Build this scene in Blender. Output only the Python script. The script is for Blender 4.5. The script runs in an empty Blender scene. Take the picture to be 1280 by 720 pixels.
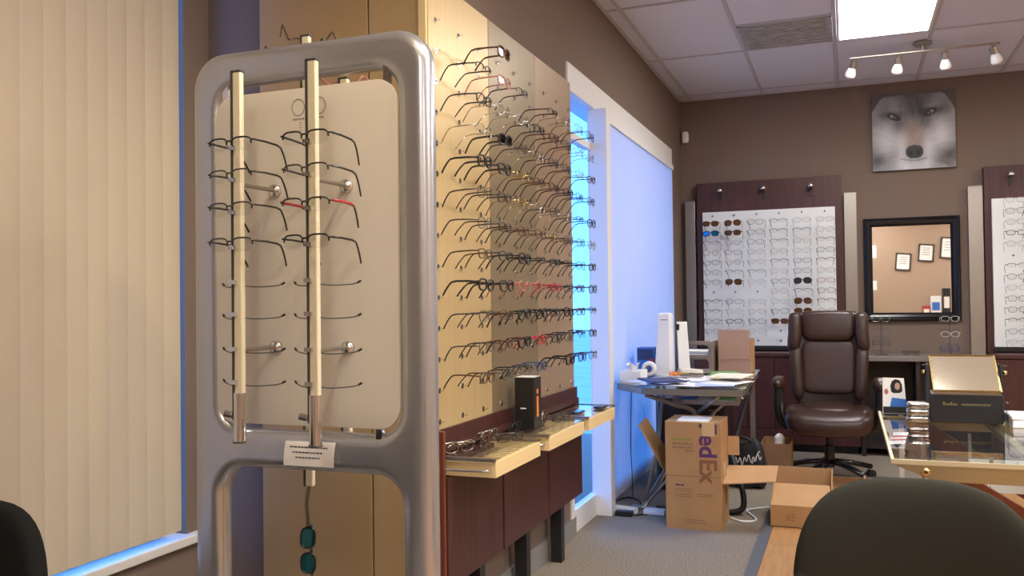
import bpy, bmesh, math, random
from mathutils import Vector, Matrix, Euler
random.seed(7)
R = math.radians
PI = math.pi
scene = bpy.context.scene
C = scene.collection

# ---------------------------------------------------------------- camera
YAW, PITCH, ROLL = R(20.926), R(1.0074), R(0.7325)
cam_data = bpy.data.cameras.new('camera')
cam_data.sensor_width = 36.0
cam_data.lens = 1096.7 / 1280 * 36.0
cam_data.clip_start = 0.02
cam = bpy.data.objects.new('camera', cam_data)
C.objects.link(cam)
_f = Vector((-math.sin(YAW) * math.cos(PITCH), math.cos(YAW) * math.cos(PITCH), math.sin(PITCH)))
_r = Vector((math.cos(YAW), math.sin(YAW), 0))
_u = _r.cross(_f)
_r2 = _r * math.cos(ROLL) - _u * math.sin(ROLL)
_u2 = _r * math.sin(ROLL) + _u * math.cos(ROLL)
m3 = Matrix((_r2, _u2, -_f)).transposed()
cam.matrix_world = Matrix.Translation((0, 0, 1.232)) @ m3.to_4x4()
scene.camera = cam

# ---------------------------------------------------------------- world (overcast blue daylight)
w = bpy.data.worlds.new('daylight')
scene.world = w
w.use_nodes = True
nt = w.node_tree
nt.nodes.clear()
wo = nt.nodes.new('ShaderNodeOutputWorld')
bg = nt.nodes.new('ShaderNodeBackground')
bg.inputs[0].default_value = (0.08, 0.32, 1.0, 1)
bg.inputs[1].default_value = 2.7
nt.links.new(bg.outputs[0], wo.inputs[0])

# ---------------------------------------------------------------- exposure
vs = scene.view_settings
vs.view_transform = 'Standard'
vs.look = 'None'
vs.exposure = 1.0
vs.gamma = 1.0
vs.use_curve_mapping = False

TROFFER_STRENGTH = 13.0
SPOT_WATTS = 22.0

# ---------------------------------------------------------------- materials
M = {}
def mat(name, col, rough=0.5, metal=0.0, noise=0.0, nscale=20.0, stretch=(1, 1, 1), bump=0.0,
        bscale=None, spec=0.5, trans=0.0, coat=0.0, col2=None, sheen=0.0):
    m = bpy.data.materials.new(name)
    m.use_nodes = True
    nt = m.node_tree
    b = nt.nodes['Principled BSDF']
    b.inputs['Base Color'].default_value = (*col, 1)
    b.inputs['Roughness'].default_value = rough
    b.inputs['Metallic'].default_value = metal
    b.inputs['Specular IOR Level'].default_value = spec
    b.inputs['Coat Weight'].default_value = coat
    if noise or bump:
        tc = nt.nodes.new('ShaderNodeTexCoord')
        mp = nt.nodes.new('ShaderNodeMapping')
        mp.inputs['Scale'].default_value = stretch
        nt.links.new(tc.outputs['Object'], mp.inputs[0])
        nz = nt.nodes.new('ShaderNodeTexNoise')
        nz.inputs['Scale'].default_value = nscale
        nz.inputs['Detail'].default_value = 4
        nt.links.new(mp.outputs[0], nz.inputs['Vector'])
        if noise:
            rp = nt.nodes.new('ShaderNodeValToRGB')
            c2 = col2 if col2 else tuple(min(1, c * (1 + noise)) for c in col)
            c1 = col if col2 else tuple(c * (1 - noise) for c in col)
            rp.color_ramp.elements[0].color = (*c1, 1)
            rp.color_ramp.elements[1].color = (*c2, 1)
            rp.color_ramp.elements[0].position = 0.3
            rp.color_ramp.elements[1].position = 0.7
            nt.links.new(nz.outputs['Fac'], rp.inputs[0])
            nt.links.new(rp.outputs[0], b.inputs['Base Color'])
        if bump:
            bp = nt.nodes.new('ShaderNodeBump')
            bp.inputs['Strength'].default_value = bump
            bp.inputs['Distance'].default_value = 0.01
            src = nz
            if bscale:
                src = nt.nodes.new('ShaderNodeTexNoise')
                src.inputs['Scale'].default_value = bscale
                nt.links.new(mp.outputs[0], src.inputs['Vector'])
            nt.links.new(src.outputs['Fac'], bp.inputs['Height'])
            nt.links.new(bp.outputs[0], b.inputs['Normal'])
    M[name] = m
    return m

def mat_glass(name, col=(1, 1, 1), gloss=1.0, rough=0.01, ior=1.45):
    m = bpy.data.materials.new(name)
    m.use_nodes = True
    nt = m.node_tree
    nt.nodes.clear()
    o = nt.nodes.new('ShaderNodeOutputMaterial')
    t = nt.nodes.new('ShaderNodeBsdfTransparent')
    t.inputs[0].default_value = (*col, 1)
    g = nt.nodes.new('ShaderNodeBsdfGlossy')
    g.inputs['Roughness'].default_value = rough
    g.inputs[0].default_value = (gloss, gloss, gloss, 1)
    f = nt.nodes.new('ShaderNodeFresnel')
    f.inputs[0].default_value = ior
    x = nt.nodes.new('ShaderNodeMixShader')
    ge = nt.nodes.new('ShaderNodeNewGeometry')       # reflect at the outer face only
    sb = nt.nodes.new('ShaderNodeMath'); sb.operation = 'SUBTRACT'; sb.inputs[0].default_value = 1.0
    ml = nt.nodes.new('ShaderNodeMath'); ml.operation = 'MULTIPLY'
    nt.links.new(ge.outputs['Backfacing'], sb.inputs[1])
    nt.links.new(sb.outputs[0], ml.inputs[0])
    nt.links.new(f.outputs[0], ml.inputs[1])
    nt.links.new(ml.outputs[0], x.inputs[0])
    nt.links.new(t.outputs[0], x.inputs[1])
    nt.links.new(g.outputs[0], x.inputs[2])
    nt.links.new(x.outputs[0], o.inputs[0])
    M[name] = m

def mat_cloth(name, col, tcol, fac):
    m = bpy.data.materials.new(name)
    m.use_nodes = True
    nt = m.node_tree
    nt.nodes.clear()
    o = nt.nodes.new('ShaderNodeOutputMaterial')
    d = nt.nodes.new('ShaderNodeBsdfDiffuse')
    d.inputs[0].default_value = (*col, 1)
    t = nt.nodes.new('ShaderNodeBsdfTranslucent')
    t.inputs[0].default_value = (*tcol, 1)
    x = nt.nodes.new('ShaderNodeMixShader')
    x.inputs[0].default_value = fac
    nt.links.new(d.outputs[0], x.inputs[1])
    nt.links.new(t.outputs[0], x.inputs[2])
    nt.links.new(x.outputs[0], o.inputs[0])
    M[name] = m

def mat_emit(name, col, s):
    m = bpy.data.materials.new(name)
    m.use_nodes = True
    nt = m.node_tree
    nt.nodes.clear()
    o = nt.nodes.new('ShaderNodeOutputMaterial')
    e = nt.nodes.new('ShaderNodeEmission')
    e.inputs[0].default_value = (*col, 1)
    e.inputs[1].default_value = s
    nt.links.new(e.outputs[0], o.inputs[0])
    M[name] = m

mat('wall_brown', (0.190, 0.138, 0.106), 0.85, bump=0.04, nscale=250)
mat('wall_tan', (0.40, 0.29, 0.21), 0.85, bump=0.04, nscale=250)
mat('ceiling_tile', (0.68, 0.69, 0.76), 0.9, noise=0.03, nscale=120, bump=0.15, bscale=260)
mat('tbar', (0.50, 0.49, 0.52), 0.6)
mat('vent_grey', (0.40, 0.40, 0.40), 0.6, noise=0.2, nscale=14)
mat('carpet', (0.27, 0.228, 0.18), 0.97, noise=0.5, nscale=130, bump=0.5, bscale=420, spec=0.1)
mat('carpet_edge', (0.10, 0.105, 0.115), 0.95, noise=0.2, nscale=90)
mat('plank', (0.40, 0.20, 0.075), 0.34, noise=1, nscale=7, stretch=(6, 0.7, 1), col2=(0.52, 0.29, 0.12))
mat('white_paint', (0.78, 0.77, 0.75), 0.5)
mat('sill_white', (0.72, 0.70, 0.66), 0.45)
mat('base_grey', (0.22, 0.21, 0.20), 0.7)
mat('tan_melamine', (0.40, 0.265, 0.115), 0.45, noise=0.05, nscale=3)
mat('tan_light', (0.42, 0.295, 0.135), 0.45)
mat('mahogany', (0.045, 0.014, 0.013), 0.38, noise=1, nscale=5, stretch=(7, 7, 0.6), col2=(0.082, 0.024, 0.021))
mat('mahogany_red', (0.17, 0.04, 0.02), 0.4)
mat('dark_wood', (0.022, 0.013, 0.012), 0.4, noise=0.3, nscale=6, stretch=(6, 6, 0.6))
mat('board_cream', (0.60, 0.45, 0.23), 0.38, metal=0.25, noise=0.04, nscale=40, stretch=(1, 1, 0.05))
mat('board_dim_sheen', (0.29, 0.225, 0.135), 0.36, metal=0.35, noise=0.04, nscale=40, stretch=(1, 1, 0.05))  # middle panel's duller reflection put into the colour as a darker tint
mat('board_tan_sheen', (0.40, 0.285, 0.18), 0.36, metal=0.3, noise=0.04, nscale=40, stretch=(1, 1, 0.05))  # third panel's differing reflection put into the colour; also the tray liner's tan
mat('cream', (0.80, 0.62, 0.32), 0.45)
mat('black', (0.012, 0.012, 0.013), 0.4)
mat('black_gloss', (0.010, 0.010, 0.012), 0.18)
mat('chrome', (0.75, 0.75, 0.76), 0.16, metal=1.0)
mat('brushed', (0.38, 0.35, 0.31), 0.34, metal=0.9, noise=0.06, nscale=30, stretch=(20, 20, 0.4))
mat('silver_plastic', (0.52, 0.53, 0.56), 0.27, metal=0.75)
mat('white_panel', (0.70, 0.66, 0.58), 0.42)
mat('white_board', (0.80, 0.83, 0.82), 0.4)
mat('pole_cream', (0.85, 0.78, 0.56), 0.3, metal=0.2)
mat('pole_dark', (0.06, 0.06, 0.06), 0.4)
mat('print_grey', (0.22, 0.21, 0.20), 0.7)
mat('paper', (0.85, 0.84, 0.82), 0.8)
mat('paper_cream', (0.80, 0.74, 0.60), 0.8)
mat('paper_blue', (0.45, 0.55, 0.85), 0.8)
mat('ink', (0.08, 0.08, 0.09), 0.8)
mat('cardboard', (0.42, 0.235, 0.10), 0.85, noise=0.07, nscale=6)
mat('cardboard_in', (0.50, 0.30, 0.15), 0.85, noise=0.06, nscale=8)
mat('cardboard_dark', (0.23, 0.13, 0.075), 0.85, noise=0.06, nscale=8)
mat('cardboard_pink', (0.44, 0.29, 0.23), 0.85)
mat('tape', (0.60, 0.42, 0.22), 0.3)
mat('print_purple', (0.105, 0.03, 0.13), 0.8)
mat('print_brown', (0.24, 0.105, 0.05), 0.8)
mat('print_green', (0.25, 0.26, 0.05), 0.8)
mat('print_dim', (0.26, 0.13, 0.085), 0.8)
mat('leather', (0.038, 0.017, 0.012), 0.33, bump=0.12, nscale=90, noise=0.15)
mat('leather_panel', (0.050, 0.028, 0.024), 0.5, bump=0.12, nscale=160)
mat('fabric_olive', (0.036, 0.034, 0.025), 0.95, bump=0.25, nscale=500, spec=0.15)
mat('fabric_black', (0.011, 0.011, 0.010), 0.95, bump=0.25, nscale=500, spec=0.15)
mat('bag_black', (0.012, 0.013, 0.016), 0.6, bump=0.3, nscale=14)
mat('desk_metal', (0.33, 0.31, 0.28), 0.38, metal=0.8)
mat('desk_gold', (0.50, 0.40, 0.22), 0.35, metal=0.75)
mat('gold_edge', (0.72, 0.62, 0.40), 0.35, metal=0.4)
mat('gold', (0.75, 0.55, 0.22), 0.2, metal=1.0)
mat('plastic_white', (0.82, 0.83, 0.84), 0.3)
mat('plastic_grey', (0.20, 0.17, 0.15), 0.45)
mat('red', (0.42, 0.03, 0.03), 0.4)
mat('orange', (0.80, 0.25, 0.04), 0.5)
mat('yellow', (0.75, 0.55, 0.06), 0.5)
mat('blue', (0.03, 0.16, 0.55), 0.4)
mat('navy', (0.02, 0.04, 0.14), 0.5)
mat('skin_print', (0.50, 0.30, 0.22), 0.7)
mat('green_print', (0.16, 0.32, 0.12), 0.7)
mat('mirror', (0.92, 0.92, 0.92), 0.015, metal=1.0)
mat('frosted', (0.85, 0.85, 0.87), 0.25)
mat('mirror_tan', (0.70, 0.62, 0.50), 0.12, metal=0.75)
mat('concrete', (0.45, 0.45, 0.45), 0.9, noise=0.1, nscale=3)
# eyewear
mat('rim_black', (0.012, 0.011, 0.012), 0.28)
mat('rim_gun', (0.09, 0.085, 0.085), 0.3, metal=0.8)
mat('rim_brown', (0.085, 0.035, 0.018), 0.3)
mat('rim_silver', (0.55, 0.53, 0.50), 0.22, metal=1.0)
mat('rim_gold', (0.55, 0.38, 0.18), 0.25, metal=1.0)
mat('rim_red', (0.38, 0.02, 0.03), 0.3)
mat('rim_rose', (0.45, 0.16, 0.13), 0.3)
mat('rim_blue', (0.03, 0.06, 0.2), 0.3)
mat('rim_clear', (0.55, 0.55, 0.54), 0.2)
mat_glass('lens_clear', (0.90, 0.91, 0.91), 0.35, 0.02, 1.5)
mat_glass('lens_smoke', (0.06, 0.06, 0.07), 0.35, 0.03, 1.5)
mat_glass('lens_brown', (0.16, 0.075, 0.035), 0.35, 0.03, 1.5)
mat('lens_bluemirror', (0.02, 0.28, 0.62), 0.08, metal=0.8)
mat('lens_teal', (0.03, 0.16, 0.18), 0.07, metal=0.7)
mat_glass('acrylic', (0.86, 0.89, 0.93), 1.0, 0.02, 1.5)
mat_glass('window_glass', (0.95, 0.97, 1.0), 0.6, 0.0, 1.15)
mat_glass('desk_glass', (0.88, 0.91, 0.88), 1.0, 0.02, 1.45)
mat_glass('lid_glass', (0.95, 0.96, 0.95), 1.0, 0.02, 1.35)
mat_glass('strap_clear', (0.62, 0.62, 0.60), 1.0, 0.08, 1.6)
mat_cloth('blind_cream', (0.66, 0.56, 0.40), (0.72, 0.62, 0.48), 0.2)
mat_cloth('blind_edge', (0.80, 0.74, 0.66), (0.8, 0.78, 0.75), 0.35)
mat_cloth('blind_white', (0.70, 0.69, 0.72), (0.80, 0.86, 0.90), 0.46)
mat_emit('troffer', (1.0, 0.97, 0.94), TROFFER_STRENGTH)

# ---------------------------------------------------------------- mesh helpers
class MB:
    def __init__(s):
        s.v = []; s.f = []; s.mi = []; s.cur = 0
    def add(s, vs, fs):
        o = len(s.v)
        s.v += [tuple(p) for p in vs]
        for f in fs:
            s.f.append(tuple(i + o for i in f)); s.mi.append(s.cur)
        return s
    def box(s, x0, x1, y0, y1, z0, z1):
        vs = [(x, y, z) for x in (x0, x1) for y in (y0, y1) for z in (z0, z1)]
        return s.add(vs, [(0, 1, 3, 2), (4, 6, 7, 5), (0, 4, 5, 1), (2, 3, 7, 6), (0, 2, 6, 4), (1, 5, 7, 3)])
    def hexa(s, p):            # 8 points: bottom ring of 4, top ring of 4
        return s.add(p, [(3, 2, 1, 0), (4, 5, 6, 7), (0, 1, 5, 4), (1, 2, 6, 5), (2, 3, 7, 6), (3, 0, 4, 7)])
    def bar(s, a, b, wx, wz):  # box-section bar from a to b
        a = Vector(a); b = Vector(b); d = (b - a).normalized()
        up = Vector((0, 0, 1)) if abs(d.z) < 0.95 else Vector((0, 1, 0))
        sd = d.cross(up).normalized() * wx / 2
        u2 = sd.cross(d).normalized() * wz / 2
        ring = lambda c: [c - sd - u2, c + sd - u2, c + sd + u2, c - sd + u2]
        return s.hexa(ring(a) + ring(b))
    def tube(s, pts, r, n=6, closed=False, r2=None, cap=True):
        pts = [Vector(p) for p in pts]
        N = len(pts)
        rs = r if isinstance(r, (list, tuple)) else [r] * N
        base = len(s.v)
        ref = None
        for i, p in enumerate(pts):
            if closed:
                d = pts[(i + 1) % N] - pts[i - 1]
            else:
                d = pts[min(i + 1, N - 1)] - pts[max(i - 1, 0)]
            d.normalize()
            if ref is None:
                ref = Vector((0, 0, 1)) if abs(d.z) < 0.9 else Vector((0, 1, 0))
            sd = d.cross(ref)
            if sd.length < 1e-4:
                sd = d.cross(Vector((1, 0, 0)))
            sd.normalize()
            u2 = sd.cross(d).normalized()
            ref = u2
            k = (r2 / rs[i]) if r2 else 1
            for j in range(n):
                a = 2 * PI * j / n + PI / n
                s.v.append(tuple(p + sd * math.cos(a) * rs[i] + u2 * math.sin(a) * rs[i] * k))
        for i in range(N if closed else N - 1):
            for j in range(n):
                a = base + i * n + j; b = base + i * n + (j + 1) % n
                c = base + ((i + 1) % N) * n + (j + 1) % n; e = base + ((i + 1) % N) * n + j
                s.f.append((a, e, c, b)); s.mi.append(s.cur)
        if cap and not closed:
            s.f.append(tuple(base + j for j in range(n))); s.mi.append(s.cur)
            s.f.append(tuple(base + (N - 1) * n + j for j in reversed(range(n)))); s.mi.append(s.cur)
        return s
    def cyl(s, a, b, r, n=16, r2=None):
        return s.tube([a, b], [r, r2 if r2 is not None else r], n)
    def lathe(s, prof, c=(0, 0, 0), n=20):
        base = len(s.v)
        for (r, z) in prof:
            for j in range(n):
                a = 2 * PI * j / n
                s.v.append((c[0] + r * math.cos(a), c[1] + r * math.sin(a), c[2] + z))
        for i in range(len(prof) - 1):
            for j in range(n):
                a = base + i * n + j; b = base + i * n + (j + 1) % n
                s.f.append((a, b, b + n, a + n)); s.mi.append(s.cur)
        s.f.append(tuple(base + j for j in reversed(range(n)))); s.mi.append(s.cur)
        s.f.append(tuple(base + (len(prof) - 1) * n + j for j in range(n))); s.mi.append(s.cur)
        return s
    def prism(s, pts, fn0, fn1):   # 2-D outline, mapped by fn0 (one side) and fn1 (other side)
        n = len(pts)
        vs = [fn0(*p) for p in pts] + [fn1(*p) for p in pts]
        fs = [tuple(reversed(range(n))), tuple(range(n, 2 * n))]
        for i in range(n):
            j = (i + 1) % n
            fs.append((i, j, j + n, i + n))
        return s.add(vs, fs)
    def superell(s, c, rad, e1=0.4, e2=0.4, nu=24, nv=14, fn=None):
        sp = lambda a, e: math.copysign(abs(a) ** e, a)
        base = len(s.v)
        for i in range(nv + 1):
            v = -PI / 2 + PI * i / nv
            for j in range(nu):
                u = 2 * PI * j / nu
                p = Vector((sp(math.cos(v), e1) * sp(math.cos(u), e2) * rad[0],
                            sp(math.cos(v), e1) * sp(math.sin(u), e2) * rad[1],
                            sp(math.sin(v), e1) * rad[2]))
                if fn: p = fn(p)
                s.v.append(tuple(p + Vector(c)))
        for i in range(nv):
            for j in range(nu):
                a = base + i * nu + j; b = base + i * nu + (j + 1) % nu
                s.f.append((a, b, b + nu, a + nu)); s.mi.append(s.cur)
        return s
    def xf(s, mtx):
        s.v = [tuple(mtx @ Vector(p)) for p in s.v]
        return s
    def mesh(s, name, mats, smooth=False, bevel=0, seg=2, off=(0, 0, 0)):
        me = bpy.data.meshes.new(name)
        ox, oy, oz = off
        me.from_pydata([(x - ox, y - oy, z - oz) for x, y, z in s.v], [], s.f)
        for k in (mats if isinstance(mats, (list, tuple)) else [mats]):
            me.materials.append(M[k])
        for p, i in zip(me.polygons, s.mi):
            p.material_index = i
        bm = bmesh.new(); bm.from_mesh(me)
        if smooth:
            bmesh.ops.remove_doubles(bm, verts=bm.verts, dist=1e-6)
        bmesh.ops.recalc_face_normals(bm, faces=bm.faces)
        if bevel:
            es = [e for e in bm.edges if len(e.link_faces) == 2 and e.calc_face_angle(0) > 0.5]
            bmesh.ops.bevel(bm, geom=es, offset=bevel, segments=seg, affect='EDGES', profile=0.5)
        bm.to_mesh(me); bm.free()
        if smooth:
            for p in me.polygons: p.use_smooth = True
        return me
    def build(s, name, mats, parent=None, smooth=False, bevel=0, seg=2, local=False):
        off = (0, 0, 0)
        if parent is not None and not local:
            off = world_loc(parent)
        me = s.mesh(name, mats, smooth, bevel, seg, off)
        return link(name, me, parent)

def world_loc(o):
    v = Vector((0, 0, 0))
    while o is not None:
        v += o.location; o = o.parent
    return v

def link(name, me, parent=None, loc=None):
    o = bpy.data.objects.new(name, me)
    C.objects.link(o)
    if parent is not None: o.parent = parent
    if loc is not None: o.location = loc
    return o

def tag(o, label, cat, group=None):
    o['label'] = label; o['category'] = cat
    if group: o['group'] = group
    return o

def thing(name, label, cat, loc=(0, 0, 0), group=None, rot=None):
    o = bpy.data.objects.new(name, None)
    o.empty_display_size = 0.05
    C.objects.link(o)
    o.location = loc
    if rot: o.rotation_euler = rot
    return tag(o, label, cat, group)

def struct(o):
    o['kind'] = 'structure'
    return o

def curve_mesh(name, splines, extrude, bevel_d, mats, res=4, to3=None):
    """filled 2-D outlines (holes inside) with rounded edges -> mesh; to3 maps (a, b, depth) to 3-D"""
    cu = bpy.data.curves.new(name, 'CURVE')
    cu.dimensions = '2D'; cu.fill_mode = 'BOTH'
    cu.extrude = extrude; cu.bevel_depth = bevel_d; cu.bevel_resolution = res
    for pts in splines:
        sp = cu.splines.new('POLY')
        sp.points.add(len(pts) - 1)
        for p, (a, b) in zip(sp.points, pts): p.co = (a, b, 0, 1)
        sp.use_cyclic_u = True
    ob = bpy.data.objects.new(name, cu)
    C.objects.link(ob)
    dg = bpy.context.evaluated_depsgraph_get()
    me = bpy.data.meshes.new_from_object(ob.evaluated_get(dg))
    bpy.data.objects.remove(ob); bpy.data.curves.remove(cu)
    for v in me.vertices:
        v.co = to3(*v.co)
    me.materials.clear()
    me.materials.append(M[mats])
    bm = bmesh.new(); bm.from_mesh(me)
    bmesh.ops.remove_doubles(bm, verts=bm.verts, dist=1e-5)
    bmesh.ops.recalc_face_normals(bm, faces=bm.faces)
    bm.to_mesh(me); bm.free()
    for p in me.polygons: p.use_smooth = True
    return me

def text_mesh(body, size, matname):
    cu = bpy.data.curves.new('print', 'FONT')
    cu.body = body; cu.size = size; cu.extrude = 0.0004; cu.offset = 0.0028
    ob = bpy.data.objects.new('print', cu)
    C.objects.link(ob)
    dg = bpy.context.evaluated_depsgraph_get()
    me = bpy.data.meshes.new_from_object(ob.evaluated_get(dg))
    bpy.data.objects.remove(ob); bpy.data.curves.remove(cu)
    me.materials.clear(); me.materials.append(M[matname])
    return me

def rrect(x0, x1, z0, z1, r, n=6):
    out = []
    for cx, cz, a0 in ((x1 - r, z1 - r, 0), (x0 + r, z1 - r, 90), (x0 + r, z0 + r, 180), (x1 - r, z0 + r, 270)):
        for i in range(n + 1):
            a = R(a0 + 90 * i / n)
            out.append((cx + r * math.cos(a), cz + r * math.sin(a)))
    return out

def bez(p, n=12):
    """smooth curve through points (Catmull-Rom)"""
    p = [Vector(q) for q in p]
    q = [p[0]] + p + [p[-1]]
    out = []
    for i in range(1, len(q) - 2):
        for k in range(n):
            t = k / n
            a, b, c, d = q[i - 1], q[i], q[i + 1], q[i + 2]
            out.append(0.5 * ((2 * b) + (-a + c) * t + (2 * a - 5 * b + 4 * c - d) * t * t + (-a + 3 * b - 3 * c + d) * t ** 3))
    out.append(p[-1])
    return out

# ================================================================ THE SETTING
XL, YF, H = -1.373, 7.86, 3.014          # far part of left wall, far wall, ceiling
XW, YR = -2.30, 2.75                     # near window wall, return wall
XR, YB = 3.4, -2.6

floor = struct(MB().box(XW - 0.15, XR + 0.1, YB - 0.1, YF + 0.1, -0.12, 0.0).build('floor', 'carpet'))
# wooden walkway planks laid beside the carpet
pm = {}
px0, py1 = -0.40, 6.50
row = 0
x = px0
while x < XR - 0.01:
    wdt = min(0.19, XR - x)
    y = YB - (row * 0.43) % 1.2
    while y < py1:
        a, b = max(y, YB), min(y + 1.2, py1)
        if b - a > 0.02:
            key = (round(wdt, 3), round(b - a, 3))
            if key not in pm:
                pm[key] = MB().box(0.001, key[0] - 0.001, 0.001, key[1] - 0.001, 0, 0.008).mesh('plank', 'plank')
            link('plank', pm[key], floor, (x, a, 0.0))
        y += 1.2
    x += 0.19; row += 1
t = struct(MB().box(px0 - 0.055, px0, YB, py1 + 0.055, 0, 0.010).box(px0, XR, py1, py1 + 0.055, 0, 0.010).build('trim_1', 'carpet_edge'))

# walls
wl = MB()
wl.box(XL - 0.15, XL, YR, 4.47, 0, H + 0.1)
wl.box(XL - 0.15, XL, 4.47, 7.33, 2.50, H + 0.1)
wl.box(XL - 0.15, XL, 7.33, YF, 0, H + 0.1)
struct(wl.build('wall_left', 'wall_brown'))
struct(MB().box(XL - 0.15, XR + 0.1, YF, YF + 0.12, 0, H + 0.1).build('wall_far', 'wall_brown'))
struct(MB().box(XW, XL - 0.15, YR, YR + 0.12, 0, H + 0.1).build('wall_return', 'wall_brown'))
ww = MB()
ww.box(XW - 0.15, XW, YB, 0.1, 0, H + 0.1)
ww.box(XW - 0.15, XW, 0.1, 2.61, 0, 0.37)
ww.box(XW - 0.15, XW, 0.1, 2.61, 2.86, H + 0.1)
ww.box(XW - 0.15, XW, 2.61, YR + 0.12, 0, H + 0.1)
struct(ww.build('wall_window', 'wall_brown'))
struct(MB().box(XR, XR + 0.12, YB, YF, 0, H + 0.1).build('wall_right', 'wall_tan'))
struct(MB().box(XW - 0.15, XR + 0.12, YB - 0.12, YB, 0, H + 0.1).build('wall_back', 'wall_tan'))
# tan cladding panels on the return wall
clad = struct(MB().box(-2.04, -1.578, YR - 0.03, YR, 0, H - 0.01).build('trim_2', 'tan_melamine', bevel=0.002))
struct(MB().box(-1.572, -1.375, YR - 0.03, YR, 0, H - 0.01).build('trim_3', 'tan_light', bevel=0.002))
struct(MB().box(-1.375, -1.345, YR - 0.035, YR + 0.0, 0, H - 0.01).build('trim_4', 'cream', bevel=0.002))
# baseboards
struct(MB().box(XL, XL + 0.012, YR, 4.47, 0, 0.10).build('baseboard_left', 'base_grey'))
struct(MB().box(XL, XR, YF - 0.012, YF, 0, 0.10).build('baseboard_far', 'base_grey'))

# ceiling: slab, lay-in tiles and grid bars
ceil = struct(MB().box(XW - 0.15, XR + 0.1, YB - 0.1, YF + 0.1, H + 0.03, H + 0.12).build('ceiling', 'ceiling_tile'))
gx = [XW] + [-0.05 + 0.61 * k for k in range(-3, 6)] + [XR]
gy = [YB] + [7.66 - 1.22 * k for k in range(8, -1, -1)] + [YF]
troffers = {(4, 7), (4, 4), (6, 4), (8, 7), (8, 4), (8, 1), (4, 1)}
tm = {}
def lay_tile(x0, x1, y0, y1):
    key = (round(x1 - x0, 3), round(y1 - y0, 3))
    if key not in tm:
        tm[key] = MB().box(0.010, key[0] - 0.010, 0.010, key[1] - 0.010, 0, 0.014).mesh('ceiling_tile', 'ceiling_tile', bevel=0.003, seg=1)
    link('ceiling_tile', tm[key], ceil, (x0, y0, H + 0.006))
tcell = []
for i in range(len(gx) - 1):
    for j in range(len(gy) - 1):
        x0, x1, y0, y1 = gx[i], gx[i + 1], gy[j], gy[j + 1]
        if x0 > XR - 0.02 or (x1 < XL and y0 > YR + 0.2): continue
        if (i, j) in troffers:
            tcell.append((x0, x1, y0, y1)); continue
        if abs(x0 - (-0.66)) < 0.02 and abs(y0 - 5.22) < 0.02:
            lay_tile(x0, x1, y0, 5.83)
            vent_cell = (x0, x1, 5.83, y1)
            continue
        lay_tile(x0, x1, y0, y1)
for xx in gx[1:-1]:
    MB().box(xx - 0.012, xx + 0.012, YB, YF, H, H + 0.008).build('grid_bar', 'tbar', ceil)
for yy in gy[1:-1]:
    MB().box(XW, XR, yy - 0.012, yy + 0.012, H + 0.0005, H + 0.0075).build('grid_bar', 'tbar', ceil)
MB().box(-0.66, -0.05, 5.818, 5.842, H + 0.0005, H + 0.0075).build('grid_bar', 'tbar', ceil)
MB().box(XL, XL + 0.022, YR, YF, H - 0.002, H + 0.008).build('wall_angle', 'tbar', ceil)
MB().box(XL, XR, YF - 0.022, YF, H - 0.002, H + 0.008).build('wall_angle', 'tbar', ceil)

# troffers (the one over the far desk is in view; the rest light the room)
for k, (x0, x1, y0, y1) in enumerate(tcell):
    vis = abs(x0 + 0.05) < 0.02 and abs(y0 - 5.22) < 0.02
    lt = thing('ceiling_light', 'bright square-edged fluorescent ceiling light beside the grey vent' if vis else 'fluorescent ceiling light set into the tile grid',
               'ceiling light', (x0, y0, H), 'fluorescent ceiling lights')
    fr = MB()
    fr.box(0.013, 0.030, 0.013, y1 - y0 - 0.013, -0.003, 0.012).box(x1 - x0 - 0.030, x1 - x0 - 0.013, 0.013, y1 - y0 - 0.013, -0.003, 0.012)
    fr.box(0.030, x1 - x0 - 0.030, 0.013, 0.030, -0.003, 0.012).box(0.030, x1 - x0 - 0.030, y1 - y0 - 0.030, y1 - y0 - 0.013, -0.003, 0.012)
    fr.build('light_frame', 'white_paint', lt, local=True)
    MB().box(0.030, x1 - x0 - 0.030, 0.030, y1 - y0 - 0.030, 0.002, 0.010).build('diffuser', 'troffer', lt, local=True)
x0, x1, y0, y1 = vent_cell
vt = thing('ceiling_vent', 'grey perforated return air vent in the ceiling beside the bright light', 'vent', (x0, y0, H))
MB().box(0.013, x1 - x0 - 0.013, 0.013, y1 - y0 - 0.013, 0.004, 0.012).build('vent_face', 'vent_grey', vt, local=True)
fr = MB()
for a in range(4):
    q = 0.013
    e = x1 - x0 - 0.013
    (fr.box(q, q + .02, q, e, -0.001, 0.006), fr.box(e - .02, e, q, e, -0.001, 0.006), fr.box(q, e, q, q + .02, -0.001, 0.006), fr.box(q, e, e - .02, e, -0.001, 0.006))[0]
    break
fr.build('vent_frame', 'vent_grey', vt, local=True)
for k in range(11):
    yy = 0.06 + k * 0.046
    MB().box(0.05, x1 - x0 - 0.05, yy, yy + 0.018, -0.001, 0.005).build('vent_slat', 'vent_grey', vt, local=True)

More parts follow.
